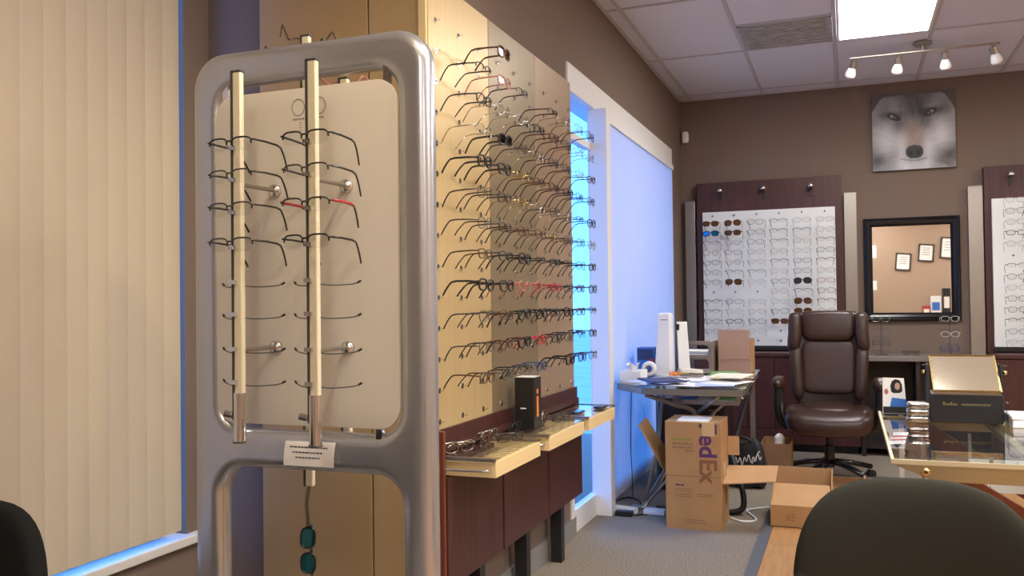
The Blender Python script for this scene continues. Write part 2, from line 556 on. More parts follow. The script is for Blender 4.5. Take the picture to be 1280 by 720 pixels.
# far-left storefront window: casing, mullion, glass
w1 = struct(MB().box(XL - 0.026, XL - 0.020, 4.48, 7.30, 0.10, 2.40).build('window_1', 'window_glass'))
def wpart(nm, m, *a, bevel=0.0):
    return MB().box(*a).build(nm, m, w1, bevel=bevel)
wpart('casing', 'white_paint', XL - 0.14, XL + 0.014, 4.42, 7.36, 2.36, 2.51, bevel=0.004)
wpart('casing', 'white_paint', XL - 0.14, XL + 0.014, 7.28, 7.36, 0.0, 2.36, bevel=0.004)
wpart('casing', 'white_paint', XL - 0.14, XL + 0.010, 4.40, 4.455, 0.0, 2.36, bevel=0.004)
wpart('mullion', 'white_paint', XL - 0.03, XL + 0.085, 4.93, 5.02, 0.0, 2.36, bevel=0.004)
wpart('bottom_rail', 'white_paint', XL - 0.05, XL - 0.008, 4.50, 7.28, 0.0, 0.12)
wpart('window_rail', 'white_paint', XL - 0.05, XL - 0.008, 4.50, 4.93, 2.12, 2.16)
# near window
w2 = struct(MB().box(XW - 0.11, XW - 0.104, 0.13, 2.58, 0.42, 2.83).build('window_2', 'window_glass'))
for a in ((XW - 0.14, XW - 0.06, 0.10, 0.14, 0.40, 2.86), (XW - 0.14, XW - 0.06, 2.585, 2.61, 0.40, 2.86),
          (XW - 0.14, XW - 0.06, 0.14, 2.585, 2.82, 2.86), (XW - 0.14, XW - 0.06, 0.14, 2.585, 0.40, 0.43)):
    MB().box(*a).build('window_frame', 'sill_white', w2)
MB().box(XW - 0.15, XW + 0.035, 0.06, 2.68, 0.36, 0.395).build('window_sill', 'sill_white', w2, bevel=0.006)
# outside
struct(MB().box(-30, XW - 0.3, -20, 40, -0.2, -0.14).build('exterior_ground', 'concrete'))

# ================================================================ BLINDS
vb = thing('vertical_blind', 'cream vertical slat blind drawn across the near window', 'blind', (XW + 0.02, 0.1, 0.43))
MB().box(-0.025, 0.03, 0.02, 2.50, 2.385, 2.43).build('head_rail', 'white_paint', vb, local=True)
prof = [(-0.046, 0.000), (-0.041, 0.0045), (-0.025, 0.0075), (0.0, 0.009), (0.025, 0.0075), (0.046, 0.0)]
def slat_mesh(mats, hgt, ang):
    mb = MB()
    ca, sa = math.cos(ang), math.sin(ang)
    P2 = [(b * ca - a * sa, a * ca + b * sa) for a, b in prof]     # a along Y, b out to +X
    n = len(P2)
    for (dx, flip) in ((0, False), (-0.0006, True)):
        base = len(mb.v)
        for (xx, yy) in P2:
            mb.v += [(xx + dx, yy, 0), (xx + dx, yy, hgt)]
        for i in range(n - 1):
            mb.cur = 1 if i == 0 else 0
            q = (base + 2 * i, base + 2 * i + 2, base + 2 * i + 3, base + 2 * i + 1)
            mb.f.append(q[::-1] if flip else q); mb.mi.append(mb.cur)
    me = mb.mesh('slat', mats)
    for p in me.polygons: p.use_smooth = True
    return me
sm = slat_mesh(['blind_cream', 'blind_edge'], 2.385, R(-7))
for k in range(29):
    link('slat', sm, vb, (0.015, 0.09 + k * 0.0823, 0))
vb2 = thing('vertical_blind', 'white vertical slat blind glowing blue behind the cluttered glass desk', 'blind', (XL + 0.022, 5.03, 0.06))
MB().box(-0.02, 0.02, 0.0, 2.24, 2.26, 2.30).build('head_rail', 'white_paint', vb2, local=True)
sm2 = slat_mesh(['blind_white', 'blind_white'], 2.26, R(-7))
for k in range(27):
    link('slat', sm2, vb2, (0.0, 0.055 + k * 0.0823, 0))

# ================================================================ EYEWEAR
def lens_outline(style, n=22):
    out = []
    for i in range(n):
        a = 2 * PI * i / n
        c, s_ = math.cos(a), math.sin(a)
        if style == 'rect':
            e = 0.62; hw, hh = 0.027, 0.0165
        elif style == 'round':
            e = 0.95; hw, hh = 0.025, 0.021
        elif style == 'aviator':
            e = 0.8; hw, hh = 0.029, 0.024
        else:
            e = 0.72; hw, hh = 0.0275, 0.0195
        x_ = math.copysign(abs(c) ** e, c) * hw
        z_ = math.copysign(abs(s_) ** e, s_) * hh
        if style == 'aviator' and z_ < 0: x_ += 0.004 * (-z_ / hh)      # drop outwards
        if style == 'cat' and z_ > 0 and x_ > 0: z_ += 0.004 * x_ / hw
        out.append((x_, z_))
    return out

VAR = {}
def eyewear(key, style, rim, temple, lens, rr=0.0011, half=False, trz=0.0022, open_=True, tip='rim_black'):
    rr *= 1.65; trz *= 1.5
    LC = 0.0345
    ol = lens_outline(style)
    yc = lambda x_: 1.1 * x_ * x_
    front = MB(); fr2 = MB()
    for sgn in (1, -1):
        pts = [(sgn * (LC + a), yc(LC + a), b) for a, b in ol]
        if half:
            top = [p for p in pts if p[2] > -0.004]
            top.sort(key=lambda p: p[0])
            front.tube(top, rr * 1.2, 5)
        else:
            front.tube(pts, rr, 5, closed=True)
        hx = sgn * 0.0655
        front.tube([(sgn * (LC + 0.026), yc(LC + 0.026), 0.008), (hx, 0.003, 0.009), (sgn * 0.0675, 0.010, 0.009)], rr * 1.3, 5)
        front.tube([(sgn * 0.0085, 0.0, 0.000), (sgn * 0.0085, 0.006, -0.004), (sgn * 0.0075, 0.008, -0.010)], 0.0008, 4)
    front.tube([(-0.0085, 0.0005, 0.005), (-0.004, -0.001, 0.0085), (0.004, -0.001, 0.0085), (0.0085, 0.0005, 0.005)], rr * 1.3, 5)
    d = {'front': front.mesh('frame_front', rim, smooth=True)}
    for nm, sgn in (('lensL', -1), ('lensR', 1)):
        mb = MB()
        pts = [(sgn * (LC + a * 0.98), yc(LC + a) , b * 0.98) for a, b in ol]
        if sgn < 0: pts = pts[::-1]
        n = len(pts)
        mb.add(pts, [tuple(range(n))])
        d[nm] = mb.mesh('lens', lens)
    for nm, sgn in (('tempL', -1), ('tempR', 1)):
        mb = MB()
        if open_:
            L = [(0.0675, 0.008, 0.009), (0.0685, 0.045, 0.010), (0.0680, 0.090, 0.009), (0.0665, 0.108, 0.005), (0.064, 0.121, -0.008), (0.061, 0.133, -0.024), (0.058, 0.144, -0.042)]
            L = [(sgn * a, b, c) for a, b, c in L]
        else:
            yy = 0.012 if sgn > 0 else 0.018
            L = [(sgn * a, yy + b, c) for a, b, c in [(0.0675, 0, 0.009), (0.03, 0.004, 0.010), (-0.01, 0.006, 0.008), (-0.034, 0.006, 0.0), (-0.052, 0.006, -0.015)]]
        k = 4 if open_ else 3
        mb.tube(L[:k], 0.0016, 4, r2=trz)
        mb.cur = 1
        mb.tube(L[k - 1:], [0.0020] * len(L[k - 1:]), 4, r2=max(0.0022, trz * 0.85))
        d[nm] = mb.mesh('temple', [temple, tip], smooth=True)
    VAR[key] = d

def merged(key):
    """one mesh of an eyewear variant, for the far boards where the parts cannot be told apart"""
    if ('m', key) in VAR: return VAR[('m', key)]
    d = VAR[key]
    me = bpy.data.meshes.new('eyeglasses')
    bm = bmesh.new(); mats = []
    for k in ('front', 'lensL', 'lensR', 'tempL', 'tempR'):
        b2 = bmesh.new(); b2.from_mesh(d[k])
        idx = {}
        for i, mm in enumerate(d[k].materials):
            if mm not in mats: mats.append(mm)
            idx[i] = mats.index(mm)
        for f in b2.faces: f.material_index = idx[f.material_index]
        tmp = bpy.data.meshes.new('t'); b2.to_mesh(tmp); b2.free()
        bm.from_mesh(tmp); bpy.data.meshes.remove(tmp)
    bm.to_mesh(me); bm.free()
    for mm in mats: me.materials.append(mm)
    VAR[('m', key)] = me
    return me

def put_eyewear(key, loc, rot, label, group=None, cat='glasses', name='eyeglasses', scale=1.0):
    o = thing(name, label, cat, loc, group, rot)
    if scale != 1.0: o.scale = (scale,) * 3
    d = VAR[key]
    for k, nm in (('front', 'frame_front'), ('lensL', 'lens'), ('lensR', 'lens'), ('tempL', 'temple'), ('tempR', 'temple')):
        link(nm, d[k], o)
    return o

eyewear('black_half', 'rect', 'rim_black', 'rim_black', 'lens_clear', 0.0011, half=True)
eyewear('gun_half', 'rect', 'rim_gun', 'rim_gun', 'lens_clear', 0.0010, half=True)
eyewear('gun', 'oval', 'rim_gun', 'rim_gun', 'lens_clear', 0.0009)
eyewear('black', 'rect', 'rim_black', 'rim_black', 'lens_clear', 0.0014)
eyewear('black_thick', 'oval', 'rim_black', 'rim_black', 'lens_clear', 0.0022, trz=0.0032)
eyewear('brown', 'rect', 'rim_brown', 'rim_brown', 'lens_clear', 0.0014)
eyewear('silver', 'oval', 'rim_silver', 'rim_silver', 'lens_clear', 0.0008, trz=0.0014, tip='rim_silver')
eyewear('gold', 'round', 'rim_gold', 'rim_gold', 'lens_clear', 0.0008, trz=0.0014, tip='rim_brown')
eyewear('red', 'rect', 'rim_red', 'rim_red', 'lens_clear', 0.0017, trz=0.003, tip='rim_red')
eyewear('red_half', 'rect', 'rim_gun', 'rim_red', 'lens_clear', 0.0011, half=True, trz=0.003)
eyewear('rose', 'oval', 'rim_rose', 'rim_rose', 'lens_clear', 0.0012, tip='rim_rose')
eyewear('clear', 'oval', 'rim_clear', 'rim_clear', 'lens_clear', 0.0013, tip='rim_clear')
eyewear('blue', 'oval', 'rim_blue', 'rim_blue', 'lens_clear', 0.0014)
eyewear('sun_brown', 'oval', 'rim_brown', 'rim_brown', 'lens_brown', 0.002, trz=0.003, tip='rim_brown')
eyewear('sun_black', 'oval', 'rim_black', 'rim_black', 'lens_smoke', 0.0022, trz=0.0032)
eyewear('sun_aviator', 'aviator', 'rim_gun', 'rim_gun', 'lens_brown', 0.0009)
eyewear('sun_aviator_dark', 'aviator', 'rim_black', 'rim_black', 'lens_smoke', 0.0012)
eyewear('sun_blue', 'oval', 'rim_black', 'rim_black', 'lens_bluemirror', 0.0018)
eyewear('sun_teal', 'oval', 'rim_black', 'rim_black', 'lens_teal', 0.0018, open_=False)
eyewear('fold_gun', 'rect', 'rim_gun', 'rim_gun', 'lens_clear', 0.0011, open_=False)
eyewear('fold_brown', 'oval', 'rim_brown', 'rim_brown', 'lens_clear', 0.0016, open_=False)
eyewear('fold_silver', 'oval', 'rim_silver', 'rim_silver', 'lens_clear', 0.0009, open_=False, tip='rim_silver')

# ================================================================ SILVER FLOOR STAND
SX0, SX1, SY = -1.632, -0.928, 1.91
sc = (SX0 + SX1) / 2
st = thing('display_stand', 'tall silver frame eyewear display stand with a white centre panel', 'display stand', (sc, SY, 0))
B = 0.030
outer = rrect(SX0 + B, SX1 - B, 0.02 + B, 1.905 - B, 0.085 - 0.02, 8)
h1 = rrect(SX0 + 0.095 - B, SX1 - 0.088 + B, 0.915 - B, 1.815 + B, 0.075 + 0.02, 8)
h2 = rrect(SX0 + 0.088 - B, SX1 - 0.083 + B, 0.10 - B, 0.815 + B, 0.085 + 0.02, 8)
me = curve_mesh('stand_frame', [outer, h1, h2], 0.004, B, 'silver_plastic', 5, lambda a, b, c: (a - sc, c, b))
link('stand_frame', me, st)
for xx in (SX0 + 0.06, SX1 - 0.06):       # feet
    MB().superell((xx, SY, 0.022), (0.045, 0.20, 0.022), 0.6, 0.7).build('foot', 'silver_plastic', st, smooth=True)
PY = 1.885
PX0, PX1 = -1.552, -1.012
me = curve_mesh('white_panel', [rrect(PX0 + .002, PX1 - .002, 0.932, 1.783, 0.055, 8)], 0.003, 0.002, 'white_panel', 2, lambda a, b, c: (a - sc, c + PY - SY, b))
pan = link('white_panel', me, st)
# panel brackets to the frame
for xx, zz in ((PX0 + .03, 1.80), (PX1 - .03, 1.80), (PX0 + .06, 0.92), (PX1 - .06, 0.92)):
    MB().box(xx - 0.008, xx + 0.008, PY - 0.002, PY + 0.012, zz - 0.03, zz + 0.03).build('panel_bracket', 'chrome', st)
# emblem: a pair of round lenses and a bridge over small lettering too fine to read
lg = MB()
zf = PY - 0.0056
for cx in (-1.293, -1.231):
    lg.tube([(cx + 0.0185 * math.cos(2 * PI * i / 24), zf, 1.736 + 0.021 * math.sin(2 * PI * i / 24)) for i in range(24)], 0.0011, 4, closed=True)
lg.box(-1.2745, -1.2495, zf - .0005, zf + .0005, 1.7375, 1.7395)
lg.build('emblem', 'print_grey', pan)
lt_ = MB()
for i in range(13):
    xx = -1.309 + i * 0.0071
    lt_.box(xx, xx + 0.0045, zf, zf + 0.0006, 1.7035, 1.7085)
for i in range(4):
    lt_.box(-1.290, -1.284, zf, zf + 0.0006, 1.697 - i * 0.007, 1.6985 - i * 0.007)
lt_.build('lettering', 'print_grey', pan)

def pole(xc, y, z0, z1, side, name='pole', rows=(), clamp=True):
    """side -1: on the camera side of the panel; +1: behind"""
    p = MB().box(xc - 0.008, xc + 0.0155, y - 0.008, y + 0.008, z0 + 0.05 if clamp else z0, z1).build(name, 'pole_cream', st, bevel=0.004, seg=3)
    MB().box(xc - 0.0125, xc - 0.0078, y - 0.009, y + 0.009, z0 + 0.05 if clamp else z0, z1 + 0.002).build('lock_channel', 'pole_dark', p)
    MB().box(xc - 0.012, xc + 0.016, y - 0.0085, y + 0.0085, z1, z1 + 0.004).build('cap', 'pole_dark', p)
    if clamp:
        MB().cyl((xc + 0.002, y, z0), (xc + 0.002, y, z0 + 0.115), 0.0145, 16).build('clamp', 'chrome', p, smooth=False)
        MB().cyl((xc - 0.014, y - 0.004, z0 + 0.062), (xc - 0.036, y - 0.008, z0 + 0.066), 0.0085, 14).build('lock_knob', 'chrome', p, bevel=0.002)
        MB().cyl((xc + 0.002, y, z0 - 0.004), (xc + 0.002, y, z0), 0.0165, 16).build('base_ring', 'pole_dark', p)
    for zz in rows:
        for sg in (-1, 1):
            wire = bez([(xc, y, zz - 0.006), (xc + sg * 0.03, y - side * 0.018, zz - 0.012), (xc + sg * 0.075, y - side * 0.048, zz - 0.010), (xc + sg * 0.092, y - side * 0.058, zz - 0.002)], 5)
            wr = MB().tube(wire, 0.0015, 6)
            hw_ = wr.build('holder_wire', 'pole_dark', p, smooth=True)
            MB().tube(wire[-4:], 0.0027, 6).build('holder_tip', 'black', hw_, smooth=True)
        MB().box(xc - 0.016, xc + 0.004, y + side * 0.016, y + side * 0.006, zz - 0.006, zz + 0.004).build('nose_rest', 'chrome', p)
    return p
rowz = [1.613, 1.537, 1.459, 1.375, 1.292, 1.215, 1.133, 1.054]
for xc, z1 in ((-1.362, 1.795), (-1.151, 1.800)):
    p = pole(xc, 1.727, 0.912, z1, -1, rows=rowz[4:])
    for zz in rowz[:4]:
        MB().box(xc - 0.016, xc + 0.004, 1.711, 1.721, zz - 0.006, zz + 0.004).build('nose_rest', 'chrome', p)
    for zz in (1.527, 1.128):
        so = MB().cyl((xc, 1.735, zz), (xc, PY - 0.016, zz + 0.001), 0.0055, 10).build('standoff', 'brushed', p)
        MB().lathe([(0.008, 0), (0.0165, 0.003), (0.0165, 0.013), (0.006, 0.018)], (0, 0, 0), 18).xf(Matrix.Translation((xc, PY - 0.004, zz)) @ Matrix.Rotation(R(90), 4, 'X')).build('standoff_base', 'chrome', so, smooth=True)
# rear poles
pole(-1.385, 2.05, 0.74, 1.975, 1, rows=(1.975 - 0.03,), clamp=False)
pole(-1.265, 2.05, 0.86, 1.845, 1, rows=(1.80,), clamp=False)
for xc in (-1.385, -1.265):
    MB().cyl((xc, 2.045, 1.30), (xc, PY + 0.004, 1.30), 0.006, 10).build('standoff', 'brushed', st)
    MB().cyl((xc, 2.045, 1.50), (xc, PY + 0.004, 1.50), 0.006, 10).build('standoff', 'brushed', st)

# eight pairs on the stand
g_st = 'eyeglasses on the silver stand'
kinds = [['black_half', 'gun_half', 'gun_half', 'gun_half'], ['black_half', 'gun_half', 'red_half', 'black_half']]
labs = [['black half-rim eyeglasses, topmost on the stand pole nearer the cream blind', 'grey half-rim eyeglasses second from the top on the stand pole nearer the cream blind', 'grey half-rim eyeglasses third from the top on the stand pole nearer the cream blind', 'grey half-rim eyeglasses above the empty holders on the stand pole nearer the blind'],
        ['black half-rim eyeglasses below the emblem on the silver stand', 'grey half-rim eyeglasses in front of the upper standoff, above the red-armed pair', 'half-rim eyeglasses with red temples on the silver stand', 'black half-rim eyeglasses directly below the red-armed pair on the stand']]
for i, xc in enumerate((-1.360, -1.150)):
    for k in range(4):
        put_eyewear(kinds[i][k], (xc - 0.004, 1.700, rowz[k] + 0.004), (R(random.uniform(-2, 2)), 0, R(random.uniform(-3, 3))), labs[i][k], g_st)
put_eyewear('brown', (-1.385, 2.085, 1.958), (R(6), R(-8), R(205)), 'brown eyeglasses at the top of the tall rear pole of the silver stand', g_st)
put_eyewear('rose', (-1.262, 2.085, 1.825), (R(4), R(-6), R(192)), 'reddish brown eyeglasses behind the top edge of the white panel', g_st)
# sunglasses hung on a clear strap below the crossbar
hs = put_eyewear('sun_teal', (-1.388, 2.045, 0.565), (0, R(90), R(20)), 'sunglasses with shiny blue-green lenses hanging upright under the stand crossbar', None, 'sunglasses', 'sunglasses')
hk = tag(MB().tube(bez([(-1.385, 2.050, 0.742), (-1.386, 2.046, 0.725), (-1.389, 2.043, 0.69), (-1.388, 2.046, 0.650), (-1.388, 2.045, 0.625)], 6), [0.006] * 25, 6, r2=0.0025).build('tag_strap', 'strap_clear'), 'clear plastic strap holding the hanging blue-green sunglasses', 'strap')
# taped note
nb = MB()
n_ = 8
vs_ = []
for i in range(n_ + 1):
    tt = i / n_
    zz = 0.893 - 0.060 * tt
    yy = 1.8705 - 0.0105 * math.sin(PI * 0.5 * tt ** 0.7)
    vs_ += [(-1.332, yy, zz), (-1.186, yy, zz + 0.001)]
nb.add(vs_, [(2 * i, 2 * i + 1, 2 * i + 3, 2 * i + 2) for i in range(n_)])
nb.add([(x_, y_ + 0.0006, z_) for x_, y_, z_ in vs_], [(2 * i + 2, 2 * i + 3, 2 * i + 1, 2 * i) for i in range(n_)])
note = thing('paper_note', 'small white note with three typed lines taped to the stand crossbar', 'note', (-1.26, 1.87, 0.83))
nb.build('paper', 'paper', note)
for k, (a, b) in enumerate(((-1.316, -1.206), (-1.306, -1.218), (-1.297, -1.226))):
    ln = MB()
    zz = 0.880 - k * 0.0125
    tt = (0.893 - zz) / 0.060
    yy = 1.8705 - 0.0105 * math.sin(PI * 0.5 * tt ** 0.7) - 0.0009
    x_ = a
    while x_ < b:
        wd = random.uniform(0.004, 0.011)
        ln.box(x_, min(b, x_ + wd), yy, yy + 0.0004, zz - 0.0022, zz + 0.0014)
        x_ += wd + 0.0022
    ln.build('typed_line', 'ink', note)

# ================================================================ FRAME BOARD ON THE LEFT WALL
BX = -1.340
bd = thing('display_board', 'tall cream frame display board on the wall above the mahogany drawers', 'display board', (BX, 2.73, 0.74))
for (ya, yb, mm) in ((2.725, 3.268, 'board_cream'), (3.271, 3.832, 'board_dim_sheen'), (3.835, 4.395, 'board_tan_sheen')):
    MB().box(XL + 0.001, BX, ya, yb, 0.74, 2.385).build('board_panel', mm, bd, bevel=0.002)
peg = MB()
peg.cyl((0, 0, 0), (0.004, 0, 0), 0.0105, 12)
peg.tube([(0.004, 0, -0.001), (0.012, 0, -0.001), (0.020, 0, 0.001)], 0.0022, 6)
peg.cur = 1
peg.cyl((0.004, 0, 0.002), (0.0046, 0, 0.002), 0.0062, 10)
peg_me = peg.mesh('peg', ['chrome', 'black'])
rows_z = [0.822 + 0.1085 * k for k in range(14)]
ORD = ['first', 'second', 'third', 'fourth', 'fifth', 'sixth', 'seventh', 'eighth', 'ninth', 'tenth', 'eleventh', 'twelfth', 'thirteenth', 'fourteenth']
cols_y = [2.775 + 0.1955 * i for i in range(8)]
for zz in rows_z:
    for yy in cols_y + [4.34]:
        link('peg', peg_me, bd, (0, yy - 2.73, zz - 0.74))
NAMES = {'black_half': 'black half-rim', 'gun_half': 'dark grey half-rim', 'gun': 'thin dark metal', 'black': 'black rectangular', 'black_thick': 'thick black', 'brown': 'brown rectangular',
         'silver': 'thin silver', 'gold': 'thin gold round', 'rose': 'rose pink', 'clear': 'pale translucent', 'blue': 'navy blue', 'red': 'bright red'}
pool = ['black_half', 'gun_half', 'gun', 'black', 'gun', 'brown', 'silver', 'silver', 'gold', 'gun', 'black', 'blue']
pool_low = ['black', 'black_thick', 'black_half', 'gun', 'brown', 'blue', 'black', 'gun']
special = {(12, 1): 'sun_brown', (9, 1): 'sun_black', (11, 0): 'black_half', (11, 1): 'rose', (10, 0): 'black', (8, 0): 'black_thick', (8, 1): 'black_thick', (7, 0): 'gun', (7, 1): 'black',
           (6, 0): 'gun', (6, 1): 'black', (5, 0): 'brown', (4, 0): 'black_thick', (4, 2): 'rose', (4, 3): 'rose', (2, 3): 'red', (4, 4): 'red', (9, 0): 'silver', (3, 0): 'gun', (2, 0): 'gun', (1, 0): 'brown', (1, 1): 'gun', (3, 1): 'brown'}
skip = {(11, 3), (1, 4)}
for k in range(1, 13):
    for i in range(8):
        if k == 12 and i != 1: continue
        if (k, i) in skip: continue
        key = special.get((k, i)) or random.choice(pool if k > 5 else pool_low)
        loc = (BX + 0.160 + random.uniform(-0.003, 0.003), cols_y[i] + 0.068, rows_z[k] + 0.042)
        rot = (R(random.uniform(-2.5, 2.5)), R(random.uniform(-3, 3)), R(90 + random.uniform(-2, 2)))
        if key == 'sun_brown':
            put_eyewear(key, loc, rot, 'brown tinted sunglasses, highest pair on the cream display board', None, 'sunglasses', 'sunglasses')
        elif key == 'sun_black':
            put_eyewear(key, loc, rot, 'black sunglasses with dark lenses among clear pairs on the cream board', None, 'sunglasses', 'sunglasses')
        else:
            put_eyewear(key, loc, rot, NAMES[key] + ' eyeglasses in the %s row above the cream trays, %s from the stand' % (ORD[k - 1], ORD[i]), 'eyeglasses on the cream display board')

# ================================================================ MAHOGANY UNIT UNDER THE BOARD
CX = -1.282
cb = thing('wall_cabinet', 'shallow mahogany wall cabinet on black legs under the cream board', 'cabinet', (CX, 2.70, 0.26))
MB().box(XL + 0.002, CX - 0.014, 2.715, 4.33, 0.27, 0.645).build('carcass', 'mahogany', cb)
MB().box(XL + 0.002, CX - 0.004, 2.695, 2.713, 0.0, 0.80).build('end_panel', 'mahogany_red', cb, bevel=0.002)
MB().box(XL + 0.003, XL + 0.030, 2.690, 2.698, 0.0, 0.80).build('edge_strip', 'dark_wood', cb)
for a, b in ((2.716, 3.225), (3.237, 3.785), (3.797, 4.325)):
    MB().box(CX - 0.014, CX, a, b, 0.262, 0.640).build('front_panel', 'mahogany', cb, bevel=0.003)
MB().box(BX + 0.001, BX + 0.012, 2.715, 4.41, 0.735, 0.795).build('back_ledge', 'mahogany', cb, bevel=0.002)
MB().box(XL + 0.002, BX + 0.02, 2.715, 4.41, 0.64, 0.738).build('back_rail', 'mahogany', cb)
for yy in (3.00, 3.50, 3.98):
    MB().box(CX - 0.060, CX - 0.006, yy, yy + 0.05, 0.0, 0.27).build('leg', 'black', cb)
TX0, TX1 = -1.328, -1.112
tl = ['near', 'mid', 'far']
tray_labels = ['cream display tray with steel end handle, nearest the silver stand', 'cream display tray between the two other cream trays, holding the black box', 'cream display tray beside the bright window glass']
for k, (ya, yb) in enumerate(((2.735, 3.190), (3.300, 3.790), (3.870, 4.345))):
    tr = thing('display_tray', tray_labels[k], 'tray', (TX0, ya, 0.645), 'cream display trays')
    MB().box(TX0, TX1, ya, yb, 0.647, 0.662).build('tray_base', 'cream', tr)
    MB().box(TX1 - 0.012, TX1, ya, yb, 0.662, 0.700).build('tray_front', 'cream', tr, bevel=0.001, seg=1)
    MB().box(TX0, TX1 - 0.012, ya, ya + 0.012, 0.662, 0.695).build('tray_end', 'cream', tr)
    MB().box(TX0, TX1 - 0.012, yb - 0.012, yb, 0.662, 0.695).build('tray_end', 'cream', tr)
    MB().box(TX0, TX0 + 0.03, ya + 0.012, yb - 0.012, 0.662, 0.690).build('tray_back', 'mahogany', tr)
    n = 8
    for i in range(n):
        yy = ya + 0.10 + i * (yb - ya - 0.11) / n
        MB().box(TX1 - 0.085, TX1 - 0.012, yy, yy + 0.026, 0.672, 0.699).build('divider', 'cream', tr)
    MB().box(TX0 + 0.03, TX1 - 0.085, ya + 0.012, yb - 0.012, 0.662, 0.672).build('liner', 'board_tan_sheen', tr)
    gl = MB().box(TX0 + 0.002, TX1 - 0.002, ya + 0.004, yb - 0.004, 0.704, 0.709).build('glass_lid', 'lid_glass', tr)
    ed = MB()
    ed.box(TX0, TX1, ya - 0.012, ya + 0.004, 0.700, 0.712).box(TX0, TX1, yb - 0.004, yb + 0.006, 0.700, 0.712).box(TX0, TX0 + 0.008, ya, yb, 0.700, 0.712)
    ed.build('lid_edge', 'brushed', tr)
    hd = bez([(TX0 + 0.02, ya, 0.672), (TX0 + 0.03, ya - 0.028, 0.672), (TX0 + 0.10, ya - 0.030, 0.672), (TX1 - 0.03, ya - 0.028, 0.673), (TX1 - 0.02, ya, 0.673)], 5)
    MB().tube(hd, 0.0045, 8).build('handle', 'chrome', tr, smooth=True)
zt = 0.7095
tg = 'folded eyeglasses lying on the glass tray lids'
for (key, x_, y_, a, lab) in (('fold_silver', -1.285, 2.83, 60, 'silver folded eyeglasses lying alone near the tray handle'),
                              ('fold_brown', -1.250, 3.00, 100, 'brown folded eyeglasses in the pile on the first tray'),
                              ('fold_gun', -1.190, 3.08, 60, 'grey folded eyeglasses in the pile on the first tray'),
                              ('fold_silver', -1.290, 3.12, 85, 'silver folded eyeglasses behind the pile on the first tray'),
                              ('fold_gun', -1.265, 3.345, 95, 'grey folded eyeglasses lying in front of the upright black box'),
                              ('fold_brown', -1.235, 3.60, 95, 'brown folded eyeglasses beyond the upright black box'),
                              ('fold_gun', -1.175, 3.67, 75, 'grey folded eyeglasses at the tray edge beyond the black box'),
                              ('fold_silver', -1.290, 3.74, 110, 'silver folded eyeglasses against the ledge beyond the black box')):
    o = put_eyewear(key, (x_, y_, zt + 0.0195 + (0.0035 if VAR[key]['front'] else 0)), (R(8), 0, R(a)), lab, tg)
    o.location.z = zt + 0.0205
# dark cases on the far tray
for (x_, y_, lab) in ((-1.200, 3.975, 'dark flat eyewear case on the far tray, closer to the board'), (-1.150, 4.215, 'dark flat eyewear case at the window end of the far tray')):
    cs = thing('eyewear_case', lab, 'case', (x_, y_, zt + 0.001), 'dark cases on the far tray')
    MB().superell((x_, y_, zt + 0.008), (0.030, 0.065, 0.007), 0.5, 0.7).build('case_shell', 'black_gloss', cs, smooth=True)
    MB().superell((x_, y_, zt + 0.008), (0.0306, 0.0656, 0.001), 0.5, 0.7).build('case_seam', 'rim_gun', cs, smooth=True)
# upright black box with orange mark
bb = thing('product_box', 'upright black carton with an orange stroke standing on the tray', 'box', (-1.255, 3.45, zt + 0.003))
MB().box(-1.300, -1.215, 3.415, 3.505, zt + 0.003, zt + 0.215).build('carton', 'black', bb, bevel=0.002)
MB().box(-1.299, -1.216, 3.416, 3.504, zt + 0.215, zt + 0.2165).build('top_face', 'paper', bb)
mk = MB().box(-1.2152, -1.2144, 3.448, 3.470, zt + 0.05, zt + 0.135)
mk.cyl((-1.2152, 3.459, zt + 0.155), (-1.2144, 3.459, zt + 0.155), 0.011, 12)
mk.build('orange_mark', 'orange', bb)
MB().box(-1.275, -1.250, 3.4140, 3.4150, zt + 0.085, zt + 0.090).build('printed_line', 'paper', bb)

# ================================================================ FAR WALL BOARDS
def far_board(x0, x1, lab, wx0, wx1):
    o = thing('display_board', lab, 'display board', ((x0 + x1) / 2, 7.80, 0.80))
    MB().box(x0, x1, 7.775, YF - 0.001, 0.80, 2.262).build('back_panel', 'mahogany', o, bevel=0.003)
    wp = MB().box(wx0, wx1, 7.745, 7.775, 0.845, 2.003).build('peg_panel', 'white_board', o, bevel=0.002)
    MB().box(wx0, wx1, 7.735, 7.776, 0.815, 0.845).build('bottom_lip', 'black', o)
    return o
fb = far_board(-1.225, -0.035, 'mahogany display board with a full grid of glasses on white, behind the leather chair', -1.172, -0.086)
fb2 = far_board(1.018, 2.20, 'mahogany display board with white panel to the right of the mirror, cut by the frame', 1.066, 2.15)
fb2['label'] = 'mahogany display board with white panel beyond the mirror and the pale pilaster'
for (bo, xs) in ((fb, (-1.018, -0.656, -0.274)), (fb2, (1.20, 1.60, 2.00))):
    for x_ in xs:
        sp = MB().tube([(x_, 7.775, 2.20), (x_, 7.735, 2.215), (x_, 7.715, 2.200)], 0.006, 8).build('lamp_arm', 'chrome', bo)
        MB().lathe([(0.010, 0.0), (0.024, -0.012), (0.030, -0.034), (0.028, -0.036)], (x_, 7.712, 2.208), 14).build('lamp_shade', 'chrome', sp, smooth=True)
        MB().box(x_ - 0.012, x_ + 0.012, 7.765, 7.775, 2.10, 2.20).build('lamp_bracket', 'dark_wood', sp)
peg2 = MB().cyl((0, 0, 0), (0, -0.012, 0), 0.007, 8).mesh('peg', 'rim_gun')
far_cols = [-1.085, -0.902, -0.717, -0.532, -0.348, -0.166]
FAR = {(0, 0): 'sun_brown', (0, 1): 'sun_aviator', (1, 0): 'sun_blue', (1, 1): 'sun_brown', (6, 1): 'sun_aviator', (6, 4): 'sun_aviator_dark', (8, 4): 'sun_aviator', (9, 4): 'sun_aviator', (10, 3): 'sun_brown'}
